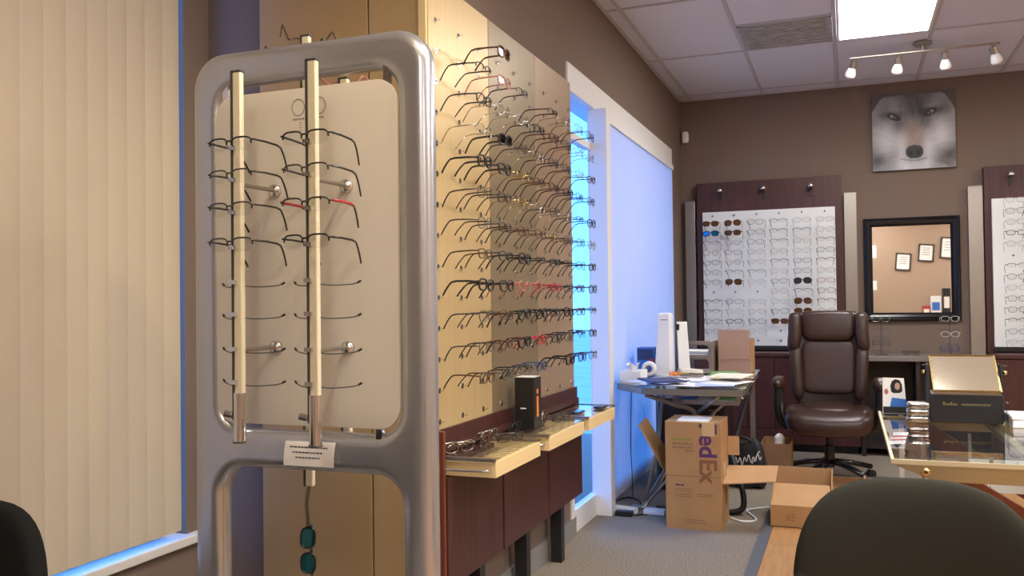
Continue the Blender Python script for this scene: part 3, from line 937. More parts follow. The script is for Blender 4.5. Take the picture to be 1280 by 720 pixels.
SUNLAB = {(0, 0): 'brown sunglasses directly above the blue mirrored pair', (0, 1): 'round-lensed aviator sunglasses in the top row beside the brown pair', (1, 0): 'sunglasses with bright blue mirrored lenses on the white board',
          (1, 1): 'brown sunglasses beside the blue mirrored pair', (6, 1): 'lone tan aviator sunglasses above the empty pegs', (6, 4): 'dark smoke aviator sunglasses above the two brown aviators',
          (8, 4): 'brown aviator sunglasses below the dark smoke aviators', (9, 4): 'brown aviator sunglasses just above the leather chair headrest', (10, 3): 'wide brown sunglasses partly hidden by the leather chair'}
fpool = ['silver', 'clear', 'gun', 'clear', 'silver', 'black_half', 'gun_half', 'gold', 'gun']
empty_f = {(7, 0), (7, 1), (7, 2), (11, 3), (11, 4), (11, 5), (10, 5)}
bold = {(0, 3): 'gun_half', (1, 3): 'black_half', (1, 4): 'black_half', (2, 3): 'black_half', (2, 5): 'black_half', (3, 5): 'gun', (4, 3): 'black_half', (5, 4): 'gun', (6, 5): 'rose', (6, 0): 'gun', (8, 1): 'gun', (10, 1): 'black', (9, 3): 'gun', (4, 4): 'gun', (10, 2): 'gun'}
for r_ in range(12):
    for c_ in range(6):
        z_ = 1.885 - 0.0832 * r_ + 0.004
        if (r_, c_) in empty_f:
            link('peg', peg2, fb, (far_cols[c_] + 0.63, 7.745 - 7.80, z_ - 0.80)); continue
        key = FAR.get((r_, c_)) or bold.get((r_, c_)) or random.choice(fpool)
        o = link('eyeglasses', merged(key), None, (far_cols[c_] + 0.004, 7.583, z_))
        o.rotation_euler = (R(random.uniform(-3, 3)), R(random.uniform(-1.5, 1.5)), R(random.uniform(-3, 3)))
        o.scale = (1.06, 1, 1.06)
        if (r_, c_) in FAR:
            o.name = 'sunglasses'
            tag(o, SUNLAB[(r_, c_)], 'sunglasses', 'eyewear on the white wall board')
        else:
            tag(o, NAMES[key] + ' eyeglasses, %s row down, %s column from the window on the white board' % (ORD[r_], ORD[c_]), 'glasses', 'eyewear on the white wall board')
for c_ in range(6):
    link('peg', peg2, fb, (far_cols[c_] + 0.63, 7.745 - 7.80, 1.968 - 0.80))
    if c_ > 1: link('peg', peg2, fb, (far_cols[c_] + 0.63, 7.745 - 7.80, 0.89 - 0.80))
for c_ in range(2):
    for r_ in range(14):
        z_ = 1.972 - 0.0835 * r_
        x_ = 1.205 + 0.185 * c_
        if r_ == 5:
            link('peg', peg2, fb2, (x_ - 1.609, 7.745 - 7.80, z_ - 0.80)); continue
        key = {3: 'black', 11: 'black_half', 6: 'gun_half', 7: 'gun', 10: 'gun'}.get(r_) or random.choice(['clear', 'silver', 'gun', 'silver'])
        o = link('eyeglasses', merged(key), None, (x_, 7.583, z_))
        o.scale = (1.06, 1, 1.06)
        o.rotation_euler = (R(random.uniform(-3, 3)), R(random.uniform(-1.5, 1.5)), R(random.uniform(-3, 3)))
        tag(o, NAMES[key] + ' eyeglasses, %s row down, %s column from the mirror on its board' % (ORD[r_], ORD[c_]), 'glasses', 'eyewear on the board beyond the mirror')

def pilaster(x0, x1, z0, z1, lab):
    o = thing('pilaster', lab, 'pilaster', ((x0 + x1) / 2, 7.80, z0))
    MB().box(x0, x1, 7.80, YF - 0.001, z0, z1).build('face', 'brushed', o, bevel=0.004)
    MB().box(x0 + 0.004, x1 - 0.004, 7.804, YF - 0.002, z1, z1 + 0.006).build('cap', 'brushed', o)
pilaster(-1.335, -1.245, 0.0, 2.11, 'brushed metal pilaster in the corner by the window')
pilaster(-0.018, 0.082, 0.78, 2.112, 'brushed metal pilaster between the glasses board and the mirror')
pilaster(0.905, 1.014, 0.78, 2.112, 'brushed metal pilaster between the mirror and the second board')

# base cabinets
def base_cab(x0, x1, y0, z1, n, lab, m='mahogany'):
    o = thing('base_cabinet', lab, 'cabinet', ((x0 + x1) / 2, y0, 0))
    MB().box(x0, x1, y0 + 0.018, YF - 0.014, 0.06, z1 - 0.03).build('carcass', m, o)
    MB().box(x0 + 0.02, x1 - 0.02, y0 + 0.06, YF - 0.014, 0.0, 0.06).build('plinth', 'black', o)
    MB().box(x0, x1, y0 - 0.01, YF - 0.014, z1 - 0.03, z1).build('cabinet_top', m, o, bevel=0.003)
    wd = (x1 - x0) / n
    for i in range(n):
        d = MB().box(x0 + i * wd + 0.004, x0 + (i + 1) * wd - 0.004, y0, y0 + 0.018, 0.185, z1 - 0.036).build('door', m, o, bevel=0.002)
    MB().box(x0 + 0.004, x1 - 0.004, y0 - 0.004, y0 + 0.016, 0.065, 0.180).build('kick_panel', m, o, bevel=0.002)
    return o
base_cab(-1.22, 0.08, 7.46, 0.80, 6, 'mahogany base cabinet under the glasses board behind the leather chair')
base_cab(1.02, 2.20, 7.46, 0.80, 5, 'mahogany base cabinet under the second board beyond the mirror')
vc = thing('vanity_counter', 'dark wooden counter with open knee space under the mirror', 'counter', (0.55, 7.45, 0))
MB().box(0.082, 1.018, 7.40, YF - 0.014, 0.745, 0.782).build('counter_top', 'plastic_grey', vc, bevel=0.003)
MB().box(0.084, 0.115, 7.42, YF - 0.014, 0.0, 0.745).build('side_panel', 'dark_wood', vc)
MB().box(0.985, 1.016, 7.42, YF - 0.014, 0.0, 0.745).build('side_panel', 'dark_wood', vc)
MB().box(0.48, 0.51, 7.42, YF - 0.014, 0.0, 0.745).build('divider_panel', 'dark_wood', vc)
MB().box(0.115, 0.985, YF - 0.05, YF - 0.02, 0.0, 0.745).build('back_panel', 'dark_wood', vc)
MB().box(0.115, 0.985, 7.44, YF - 0.05, 0.06, 0.09).build('bottom_panel', 'dark_wood', vc)

# mirror
mr = thing('wall_mirror', 'rectangular wall mirror with a wide black moulded frame', 'mirror', (0.488, YF - 0.02, 1.05))
mx0, mx1, mz0, mz1 = 0.130, 0.848, 1.048, 1.893
fw_ = 0.068
def frame_rail(p):     # p: four (x,z) corners outer a,b inner b,a
    (ax, az), (bx_, bz), (cx_, cz), (dx, dz) = p
    mb = MB()
    prof_ = [(0.0, 0.0), (0.0, -0.030), (0.18, -0.038), (0.32, -0.030), (0.5, -0.036), (0.75, -0.030), (1.0, -0.010), (1.0, 0.0)]
    ringA = [(ax + (dx - ax) * u_, YF - 0.003 + y_, az + (dz - az) * u_) for u_, y_ in prof_]
    ringB = [(bx_ + (cx_ - bx_) * u_, YF - 0.003 + y_, bz + (cz - bz) * u_) for u_, y_ in prof_]
    n = len(prof_)
    mb.add(ringA + ringB, [(i, (i + 1) % n, (i + 1) % n + n, i + n) for i in range(n)] + [tuple(reversed(range(n))), tuple(range(n, 2 * n))])
    mb.build('frame_rail', 'black_gloss', mr)
o4 = [(mx0, mz0), (mx1, mz0), (mx1, mz1), (mx0, mz1)]
i4 = [(mx0 + fw_, mz0 + fw_), (mx1 - fw_, mz0 + fw_), (mx1 - fw_, mz1 - fw_), (mx0 + fw_, mz1 - fw_)]
for k in range(4):
    j = (k + 1) % 4
    frame_rail((o4[k], o4[j], i4[j], i4[k]))
MB().box(mx0 + fw_ - 0.005, mx1 - fw_ + 0.005, YF - 0.010, YF - 0.004, mz0 + fw_ - 0.005, mz1 - fw_ + 0.005).build('mirror_glass', 'mirror', mr)

# wolf portrait on canvas
wm = bpy.data.materials.new('wolf_print'); wm.use_nodes = True
att = wm.node_tree.nodes.new('ShaderNodeVertexColor'); att.layer_name = 'print'
wb_ = wm.node_tree.nodes['Principled BSDF']; wb_.inputs['Roughness'].default_value = 0.6
wm.node_tree.links.new(att.outputs[0], wb_.inputs['Base Color'])
M['wolf_print'] = wm
from mathutils import noise as mnoise
def wolf_col(u, v):
    du = abs(u - 0.5)
    g = lambda cu, cv, ru, rv, p=2: math.exp(-(((u - cu) / ru) ** p if p == 2 else abs((u - cu) / ru) ** p) - (abs((v - cv) / rv) ** p))
    ang = math.atan2(v - 0.72, u - 0.5); rad = math.hypot(u - 0.5, v - 0.72)
    fur = mnoise.noise((ang * 9, rad * 6, 1.3)) * 0.5 + mnoise.noise((ang * 24, rad * 10, 4.1)) * 0.35
    blot = mnoise.noise((u * 6, v * 6, 2.2))
    L = 0.36 + 0.13 * fur + 0.10 * blot
    L -= 0.22 * g(0.5, 0.16, 0.20, 0.28)                     # dark forehead
    L -= 0.10 * g(0.5, 0.0, 0.5, 0.10)
    for sx, ex, ey in ((-1, 0.27, 0.30), (1, 0.70, 0.27)):
        L -= 0.26 * g(ex + sx * 0.06, ey - 0.01, 0.13, 0.085)   # shadow round the eye
        L += 0.12 * g(ex + sx * 0.02, ey - 0.085, 0.10, 0.03)    # pale brow
    L += 0.50 * g(0.17, 0.60, 0.15, 0.19)                    # white cheeks
    L += 0.50 * g(0.83, 0.56, 0.13, 0.20)
    L += 0.42 * g(0.36, 0.74, 0.07, 0.20) + 0.42 * g(0.67, 0.74, 0.07, 0.20)
    L += 0.40 * g(0.5, 0.97, 0.28, 0.09)                     # chin
    L -= 0.26 * g(0.06, 0.86, 0.13, 0.14) + 0.26 * g(0.90, 0.85, 0.15, 0.13)
    L -= 0.16 * g(0.31, 0.43, 0.07, 0.10) + 0.16 * g(0.66, 0.42, 0.07, 0.10)
    tan = 0.9 * g(0.5, 0.50, 0.12, 0.14) + 0.5 * g(0.5, 0.66, 0.10, 0.07) + 0.3 * g(0.92, 0.9, 0.1, 0.1)
    L += 0.06 * tan
    col = [L * (1 + 0.22 * tan), L * (0.985 - 0.08 * tan), L * (0.985 - 0.30 * tan)]
    # eyes
    for ex, ey, tilt in ((0.270, 0.305, 0.45), (0.700, 0.275, -0.42)):
        a, b = u - ex, v - ey
        a, b = a * math.cos(tilt) + b * math.sin(tilt), -a * math.sin(tilt) + b * math.cos(tilt)
        q = (a / 0.092) ** 2 + (b / 0.042) ** 2
        if q < 1: col = [0.05, 0.045, 0.045]
        q2 = ((a + (0.012 if tilt > 0 else -0.012)) / 0.042) ** 2 + ((b - 0.002) / 0.019) ** 2
        if q2 < 1: col = [0.36, 0.34, 0.28]
        if (a / 0.013) ** 2 + (b / 0.017) ** 2 < 1: col = [0.02, 0.02, 0.02]
    # nose and mouth
    q = abs((u - 0.51) / 0.105) ** 2.4 + abs((v - 0.775) / 0.085) ** 2.4
    if q < 1:
        k = 0.045 + 0.03 * (1 - (v - 0.69) / 0.17) + 0.02 * blot
        for cx in (0.465, 0.555):
            if ((u - cx) / 0.02) ** 2 + ((v - 0.79) / 0.03) ** 2 < 1: k = 0.02
        col = [k, k * 1.02, k]
    elif abs(v - (0.885 - 0.25 * (u - 0.51) ** 2 * 4)) < 0.010 and du < 0.16: col = [c * 0.62 for c in col]
    # ears / dark corners
    top = 0.035 + 0.20 * max(0, (0.16 - u) / 0.16) ** 1.6 + 0.23 * max(0, (u - 0.84) / 0.16) ** 1.6
    if v < top: col = [c * 0.30 for c in (0.40, 0.38, 0.37)]
    return [max(0.01, min(1, c)) for c in col]
wf = thing('wolf_canvas', 'square canvas print of a grey wolf face on the far wall', 'picture', (0.522, YF - 0.02, 2.285))
wx0, wx1, wz0, wz1 = 0.215, 0.832, 2.283, 2.912
MB().box(wx0 + 0.001, wx1 - 0.001, YF - 0.036, YF - 0.001, wz0, wz1).build('canvas_edge', 'plastic_grey', wf)
NU = 110
mb = MB()
for j in range(NU + 1):
    for i in range(NU + 1):
        mb.v.append((wx0 + (wx1 - wx0) * i / NU, YF - 0.0365, wz1 - (wz1 - wz0) * j / NU))
for j in range(NU):
    for i in range(NU):
        a = j * (NU + 1) + i
        mb.f.append((a, a + NU + 1, a + NU + 2, a + 1)); mb.mi.append(0)
me = bpy.data.meshes.new('printed_face')
me.from_pydata([tuple(Vector(p) - wf.location) for p in mb.v], [], mb.f)
me.materials.append(wm)
ca = me.color_attributes.new('print', 'FLOAT_COLOR', 'POINT')
for j in range(NU + 1):
    for i in range(NU + 1):
        c = wolf_col(i / NU, j / NU)
        ca.data[j * (NU + 1) + i].color = (c[0] * 0.72, c[1] * 0.72, c[2] * 0.74, 1)
link('printed_face', me, wf)

# motion sensor in the corner
ms = thing('motion_sensor', 'small white motion sensor high on the far wall by the corner', 'sensor', (-1.325, YF - 0.02, 2.65))
MB().superell((-1.325, YF - 0.026, 2.690), (0.030, 0.025, 0.052), 0.5, 0.6).build('housing', 'plastic_white', ms, smooth=True)
MB().superell((-1.325, YF - 0.046, 2.672), (0.020, 0.010, 0.018), 0.7, 0.7).build('lens_window', 'frosted', ms, smooth=True)

# track light under the ceiling by the far wall
def track(loc, label, lit=None):
    o = thing('track_light', label, 'track light', loc, 'ceiling track lights')
    MB().lathe([(0.062, 0.0), (0.062, -0.014), (0.05, -0.022)], (0.475, 0.0, 0), 20).build('canopy', 'brushed', o, smooth=False, local=True)
    MB().cyl((0.475, 0, -0.02), (0.475, 0, -0.055), 0.008, 8).build('stem', 'brushed', o, local=True)
    MB().tube([(0, 0, -0.058), (0.95, 0, -0.058)], 0.008, 8).build('rail', 'brushed', o, local=True)
    for k in range(4):
        x_ = 0.035 + k * 0.288
        tilt = (R(22), R(18) if k == 0 else R(-6) if k == 2 else R(-20) if k == 3 else R(6))
        hd = thing('lamp_head', '', '', (x_, 0.0, -0.062)); hd.parent = o
        del hd['label'], hd['category']
        hd.rotation_euler = (tilt[0], tilt[1], 0)
        hm = MB().cyl((0, 0, 0.0), (0, 0, -0.015), 0.007, 8)
        hm.lathe([(0.018, -0.015), (0.024, -0.02), (0.024, -0.065), (0.018, -0.07)], (0, 0, 0), 14)
        hm.cur = 1
        hm.lathe([(0.022, -0.068), (0.034, -0.095), (0.040, -0.120), (0.034, -0.135), (0.016, -0.142)], (0, 0, 0), 16)
        # one mesh with socket and glass shade kept as separate parts
        m1 = MB().cyl((0, 0, 0.0), (0, 0, -0.015), 0.007, 8)
        m1.lathe([(0.018, -0.015), (0.024, -0.02), (0.024, -0.065), (0.018, -0.07)], (0, 0, 0), 14)
        bpy.data.objects.remove(hd)
        rotm = Matrix.Translation((x_, 0.0, -0.062)) @ Euler((tilt[0], tilt[1], 0)).to_matrix().to_4x4()
        so = m1.xf(rotm).build('socket', 'brushed', o, local=True)
        m2 = MB().lathe([(0.022, -0.068), (0.034, -0.095), (0.040, -0.120), (0.034, -0.135), (0.016, -0.142)], (0, 0, 0), 16)
        m2.xf(rotm).build('glass_shade', 'frosted', so, smooth=True, local=True)
    return o
track((0.045, 6.72, H), 'four-headed track light with frosted shades above the wolf picture')

# ================================================================ SPOTLIGHTS (warm ceiling spots over the near display, out of view)
def downlight(lab, loc, target, watts, size=70, blend=0.9):
    o = thing('spot_lamp', lab, 'spot lamp', loc, 'ceiling spot lamps')
    d = (Vector(target) - Vector(loc)).normalized()
    q = d.to_track_quat('-Z', 'Y').to_matrix().to_4x4()
    MB().lathe([(0.045, 0.0), (0.045, -0.012), (0.012, -0.016), (0.012, -0.05)], (0, 0, 0), 16).build('mount', 'brushed', o, local=True)
    hm = MB().lathe([(0.028, 0.04), (0.032, 0.03), (0.040, -0.03), (0.044, -0.036), (0.038, -0.030), (0.028, 0.02)], (0, 0, 0), 18)
    hm.xf(Matrix.Translation((0, 0, -0.07)) @ q).build('shade', 'brushed', o, local=True, smooth=True)
    ld = bpy.data.lights.new('spot_bulb', 'SPOT')
    ld.energy = watts; ld.color = (1.0, 0.80, 0.50); ld.spot_size = R(size); ld.spot_blend = blend
    ld.shadow_soft_size = 0.05
    lo = bpy.data.objects.new('spot_bulb', ld); C.objects.link(lo)
    lo.parent = o
    lo.matrix_local = Matrix.Translation(Vector((0, 0, -0.07)) + d * 0.045) @ q
downlight('warm halogen spot lamp aimed at the cream display board', (-0.10, 2.75, H), (-1.34, 3.05, 1.6), SPOT_WATTS * 1.0)
downlight('warm halogen spot lamp aimed at the silver stand', (-0.35, 1.25, H), (-1.55, 2.2, 1.4), SPOT_WATTS * 1.2)
downlight('warm halogen spot lamp aimed at the cream blind', (-0.75, 0.55, H), (-2.3, 1.75, 1.9), SPOT_WATTS * 0.5, 90)
downlight('warm halogen spot lamp aimed at the framed certificates', (0.9, -0.9, H), (1.2, -2.6, 1.8), SPOT_WATTS * 0.7, 100)

# ================================================================ GLASS DESK BY THE WINDOW
d1 = thing('glass_desk', 'cluttered glass-topped desk with grey metal frame beside the white blind', 'desk', (-0.95, 5.5, 0))
top = [(-1.325, 5.17), (-1.095, 4.90), (-0.525, 4.90), (-0.575, 6.30), (-1.325, 6.30)]
MB().prism(top, lambda a, b: (a, b, 0.742), lambda a, b: (a, b, 0.752)).build('glass_top', 'desk_glass', d1)
MB().bar((-1.10, 4.945, 0.722), (-0.545, 4.945, 0.722), 0.03, 0.036).build('front_rail', 'desk_metal', d1, bevel=0.003)
MB().bar((-1.30, 5.20, 0.722), (-1.10, 4.955, 0.722), 0.03, 0.036).build('corner_rail', 'desk_metal', d1, bevel=0.003)
MB().bar((-1.30, 5.20, 0.722), (-1.30, 6.26, 0.722), 0.03, 0.036).build('side_rail', 'desk_metal', d1, bevel=0.003)
MB().bar((-0.56, 4.96, 0.722), (-0.60, 6.26, 0.722), 0.03, 0.036).build('side_rail', 'desk_metal', d1, bevel=0.003)
MB().bar((-1.28, 6.24, 0.722), (-0.61, 6.24, 0.722), 0.03, 0.036).build('rear_rail', 'desk_metal', d1, bevel=0.003)
MB().tube(bez([(-1.09, 4.97, 0.70), (-0.95, 5.05, 0.640), (-0.83, 5.12, 0.575), (-0.80, 5.14, 0.30), (-0.80, 5.16, 0.02)], 6), 0.014, 8).build('front_brace', 'plastic_grey', d1, smooth=True)
MB().tube([(-0.68, 4.97, 0.70), (-0.825, 5.12, 0.585)], 0.011, 8).build('front_brace', 'desk_metal', d1, smooth=True)
MB().tube([(-0.60, 5.68, 0.70), (-0.80, 5.64, 0.53), (-1.00, 5.32, 0.20), (-1.15, 5.16, 0.02)], 0.011, 8).build('cross_leg', 'desk_metal', d1, smooth=True)
MB().tube([(-1.09, 5.50, 0.70), (-1.10, 5.34, 0.35), (-1.15, 5.17, 0.03)], 0.012, 8).build('cross_leg', 'desk_metal', d1, smooth=True)
MB().tube(bez([(-1.05, 5.55, 0.24), (-1.10, 5.30, 0.12), (-1.145, 5.17, 0.03), (-1.16, 5.13, 0.012)], 6), 0.017, 8).build('foot', 'desk_metal', d1, smooth=True)
MB().bar((-1.225, 5.15, 0.012), (-1.08, 5.15, 0.012), 0.05, 0.024).build('foot_plate', 'desk_metal', d1, bevel=0.006)
MB().tube(bez([(-0.66, 5.30, 0.33), (-0.625, 5.26, 0.24), (-0.585, 5.22, 0.12), (-0.585, 5.20, 0.04), (-0.64, 5.18, 0.016), (-0.76, 5.16, 0.016)], 6), 0.017, 8).build('foot', 'black', d1, smooth=True)  # foot and next leg black: shade on the grey frame put into the colour
MB().tube([(-0.66, 5.30, 0.33), (-0.60, 5.95, 0.70)], 0.013, 8).build('cross_leg', 'black', d1)
for x_ in (-1.27, -0.62):
    MB().bar((x_, 6.20, 0.0), (x_, 6.20, 0.705), 0.03, 0.03).build('leg', 'desk_metal', d1)
MB().box(-0.96, -0.585, 5.12, 5.60, 0.640, 0.650).build('lower_shelf', 'desk_glass', d1)
for x_ in (-0.955, -0.59):
    MB().bar((x_, 5.14, 0.65), (x_, 5.14, 0.705), 0.02, 0.035).build('shelf_bracket', 'desk_metal', d1)
    MB().bar((x_, 5.58, 0.65), (x_, 5.58, 0.742), 0.02, 0.035).build('shelf_bracket', 'desk_metal', d1)
MB().bar((-0.96, 5.125, 0.645), (-0.585, 5.125, 0.645), 0.012, 0.02).build('shelf_edge', 'desk_metal', d1)

pd = thing('drawer_pedestal', 'dark drawer pedestal standing under the cluttered glass desk', 'cabinet', (-0.89, 5.75, 0))
MB().box(-1.17, -0.745, 5.72, 6.15, 0.03, 0.60).build('body', 'dark_wood', pd, bevel=0.003)
for k, (a, b) in enumerate(((0.05, 0.32), (0.33, 0.46), (0.47, 0.585))):
    dr = MB().box(-1.16, -0.755, 5.702, 5.72, a, b).build('drawer', 'dark_wood', pd, bevel=0.002)
    MB().tube([(-0.84, 5.702, b - 0.05), (-0.84, 5.680, b - 0.05), (-0.77, 5.680, b - 0.05), (-0.77, 5.702, b - 0.05)], 0.004, 6).build('handle', 'chrome', dr)
MB().box(-1.16, -0.755, 5.74, 6.13, 0.0, 0.03).build('plinth', 'black', pd)

# things on the desk
ZD = 0.7525
def sheet(x_, y_, a, m='paper', w_=0.215, l_=0.28, z=0, lab='loose white sheet of paper on the cluttered glass desk', grp='loose papers on the cluttered desk', name='paper_sheet', th=0.0012, cat='paper'):
    o = MB().box(-w_ / 2, w_ / 2, -l_ / 2, l_ / 2, 0, th).mesh(name, m)
    ob = link(name, o, None, (x_, y_, ZD + z)); ob.rotation_euler = (0, 0, R(a))
    return tag(ob, lab, cat, grp)
random.seed(21)
stack = 0.0
for k, (x_, y_, a, m) in enumerate([(-1.00, 5.12, 25, 'paper'), (-0.86, 5.08, -12, 'paper'), (-0.72, 5.10, 8, 'paper_blue'), (-0.66, 5.20, -20, 'paper'), (-1.04, 5.32, 50, 'paper'),
                                    (-0.80, 5.34, 15, 'paper'), (-0.90, 5.55, -30, 'paper'), (-0.70, 5.52, 35, 'paper'), (-0.78, 5.70, 5, 'paper'), (-1.06, 5.06, 70, 'paper_blue')]):
    stack += 0.0016
    sheet(x_, y_, a, m, z=stack, lab=('loose pale blue sheet on the cluttered glass desk' if m == 'paper_blue' else 'loose white sheet of paper on the cluttered glass desk'))
# magazines, thicker and glossy
for k, (x_, y_, a, m, lab) in enumerate([(-0.735, 5.62, 20, 'green_print', 'green-covered magazine on the cluttered glass desk'), (-0.66, 5.35, -8, 'paper_cream', 'cream folder on the cluttered glass desk'),
                                         (-1.02, 5.09, 30, 'navy', 'dark blue folder at the cut corner of the glass desk'), (-0.93, 5.67, 10, 'plastic_grey', 'grey folder near the letter tray on the glass desk')]):
    stack += 0.001
    mg = MB().box(-0.105, 0.105, -0.14, 0.14, 0, 0.009).mesh('folder', m, bevel=0.002)
    o = link('folder', mg, None, (x_, y_, ZD + 0.018 + 0.0095 * (k % 2))); o.rotation_euler = (0, 0, R(a))
    tag(o, lab, 'folder')
for k, (x_, y_, m, lab) in enumerate([(-1.01, 5.44, 'orange', 'orange wrapped candy on the desk papers'), (-0.96, 5.50, 'yellow', 'yellow wrapped candy on the desk papers'), (-1.02, 5.50, 'red', 'red wrapped candy on the desk papers'), (-0.72, 5.24, 'yellow', 'yellow candy beside the pale folder')]):
    o = thing('candy', lab, 'candy', (x_, y_, ZD + 0.018))
    MB().superell((x_, y_, ZD + 0.029), (0.020, 0.013, 0.011), 0.8, 0.8, 12, 8).build('sweet', m, o, smooth=True)
    for sg in (-1, 1):
        MB().lathe([(0.003, 0), (0.012, 0.014)], (0, 0, 0), 8).xf(Matrix.Translation((x_ + sg * 0.018, y_, ZD + 0.029)) @ Matrix.Rotation(sg * R(90), 4, 'Y')).build('wrapper_end', m, o)
mo = thing('stapler', 'pale rounded stapler among the desk papers', 'stapler', (-0.90, 5.42, ZD + 0.018))
MB().superell((-0.90, 5.42, ZD + 0.048), (0.07, 0.022, 0.013), 0.5, 0.6, fn=lambda p: Vector((p.x, p.y, p.z + 0.10 * (0.07 - p.x) * 0.6))).build('arm', 'paper_cream', mo, smooth=True)
MB().superell((-0.90, 5.42, ZD + 0.026), (0.075, 0.025, 0.008), 0.4, 0.6).build('base', 'plastic_grey', mo, smooth=True)
# tissue box at the corner
tb = thing('tissue_box', 'pale flat tissue box with tissue at the window corner of the desk', 'tissue box', (-1.245, 5.30, ZD))
MB().box(-1.305, -1.175, 5.22, 5.42, ZD, ZD + 0.06).build('carton', 'plastic_white', tb, bevel=0.004)
tm_ = MB()
for k in range(14):
    a = 2 * PI * k / 14
    rr_ = 0.028 + 0.016 * (k % 2)
    tm_.v += [(-1.24 + 0.012 * math.cos(a), 5.31 + 0.03 * math.sin(a), ZD + 0.058), (-1.24 + rr_ * math.cos(a), 5.31 + rr_ * 1.3 * math.sin(a), ZD + 0.095 + 0.014 * math.sin(3 * a))]
for k in range(14):
    tm_.f.append((2 * k, 2 * ((k + 1) % 14), 2 * ((k + 1) % 14) + 1, 2 * k + 1)); tm_.mi.append(0)
tm_.build('tissue', 'paper', tb, smooth=True)
# blue printed carton
bx_ = thing('blue_carton', 'small blue printed carton behind the tape roll on the desk', 'box', (-1.24, 5.72, ZD))
MB().box(-1.295, -1.185, 5.66, 5.78, ZD, ZD + 0.18).build('carton', 'blue', bx_, bevel=0.002)
MB().box(-1.290, -1.190, 5.6592, 5.66, ZD + 0.10, ZD + 0.17).build('picture_patch', 'navy', bx_)
MB().cyl((-1.197, 5.6595, ZD + 0.095), (-1.197, 5.657, ZD + 0.095), 0.017, 12).build('red_spot', 'red', bx_)
rl = thing('tape_roll', 'white roll of tape standing in front of the blue carton', 'tape roll', (-1.185, 5.52, ZD + 0.004))
ring = []
MB().tube([(-1.185 + 0.033 * math.cos(2 * PI * k / 28), 5.52, ZD + 0.054 + 0.033 * math.sin(2 * PI * k / 28)) for k in range(28)], 0.016, 8, closed=True).build('tape', 'paper', rl, smooth=True)
MB().tube([(-1.185 + 0.021 * math.cos(2 * PI * k / 28), 5.52, ZD + 0.054 + 0.021 * math.sin(2 * PI * k / 28)) for k in range(28)], 0.005, 6, closed=True, r2=0.016).build('core', 'cardboard', rl, smooth=True)
# tall white tower
tw = thing('desk_tower', 'tall white tapered device standing upright on the desk by the blind', 'device', (-1.12, 5.64, ZD))
MB().hexa([(-1.165, 5.58, ZD + 0.012), (-1.060, 5.58, ZD + 0.012), (-1.060, 5.72, ZD + 0.012), (-1.165, 5.72, ZD + 0.012),
           (-1.140, 5.59, ZD + 0.405), (-1.062, 5.59, ZD + 0.405), (-1.062, 5.70, ZD + 0.405), (-1.140, 5.70, ZD + 0.405)]).build('housing', 'plastic_white', tw, bevel=0.012, seg=3)
MB().superell((-1.112, 5.65, ZD + 0.008), (0.062, 0.08, 0.008), 0.4, 0.6).build('base', 'plastic_white', tw, smooth=True)
MB().box(-1.125, -1.075, 5.588, 5.590, ZD + 0.36, ZD + 0.364).build('vent_slot', 'ink', tw)
# white sign holder
sg_ = thing('document_holder', 'white upright document holder with a black clip behind the white device', 'holder', (-1.01, 5.77, ZD))
MB().hexa([(-1.040, 5.755, ZD + 0.01), (-0.968, 5.785, ZD + 0.01), (-0.971, 5.800, ZD + 0.01), (-1.043, 5.770, ZD + 0.01),
           (-1.055, 5.785, ZD + 0.345), (-0.993, 5.815, ZD + 0.345), (-0.996, 5.830, ZD + 0.345), (-1.058, 5.800, ZD + 0.345)]).build('board', 'plastic_white', sg_, bevel=0.004)
MB().superell((-1.007, 5.785, ZD + 0.008), (0.045, 0.05, 0.008), 0.5, 0.6).build('base', 'black', sg_, smooth=True)
MB().box(-1.058, -1.038, 5.772, 5.792, ZD + 0.29, ZD + 0.33).build('clip', 'black', sg_, bevel=0.003)
# letter tray
lt_o = thing('letter_tray', 'brown-grey two-tier letter tray holding papers on the desk', 'tray', (-0.955, 6.0, ZD))
for z_ in (0.004, 0.115):
    MB().box(-1.075, -0.845, 5.86, 6.16, ZD + z_, ZD + z_ + 0.006).build('tray_floor', 'plastic_grey', lt_o)
me = curve_mesh('tray_front', [rrect(-1.08, -0.84, 0.0, 0.215, 0.02), rrect(-1.06, -0.86, 0.115, 0.190, 0.025), rrect(-1.06, -0.86, 0.018, 0.095, 0.025)], 0.004, 0.001, 'plastic_grey', 1,
                lambda a, b, c: (a + 0.955, 5.86 + c - 6.0, b))
link('tray_front', me, lt_o)
for x_ in (-1.08, -0.846):
    MB().box(x_, x_ + 0.006, 5.86, 6.16, ZD, ZD + 0.21).build('tray_side', 'plastic_grey', lt_o)
for k in range(3):
    o = MB().box(-1.055, -0.865, 5.88, 6.14, ZD + 0.1215 + k * 0.009, ZD + 0.1285 + k * 0.009).build('paper_stack', ['paper', 'paper_blue', 'paper'][k])
    tag(o, ['lowest white', 'middle pale blue', 'topmost white'][k] + ' stack of papers lying in the brown-grey letter tray', 'papers', 'papers in the letter tray')
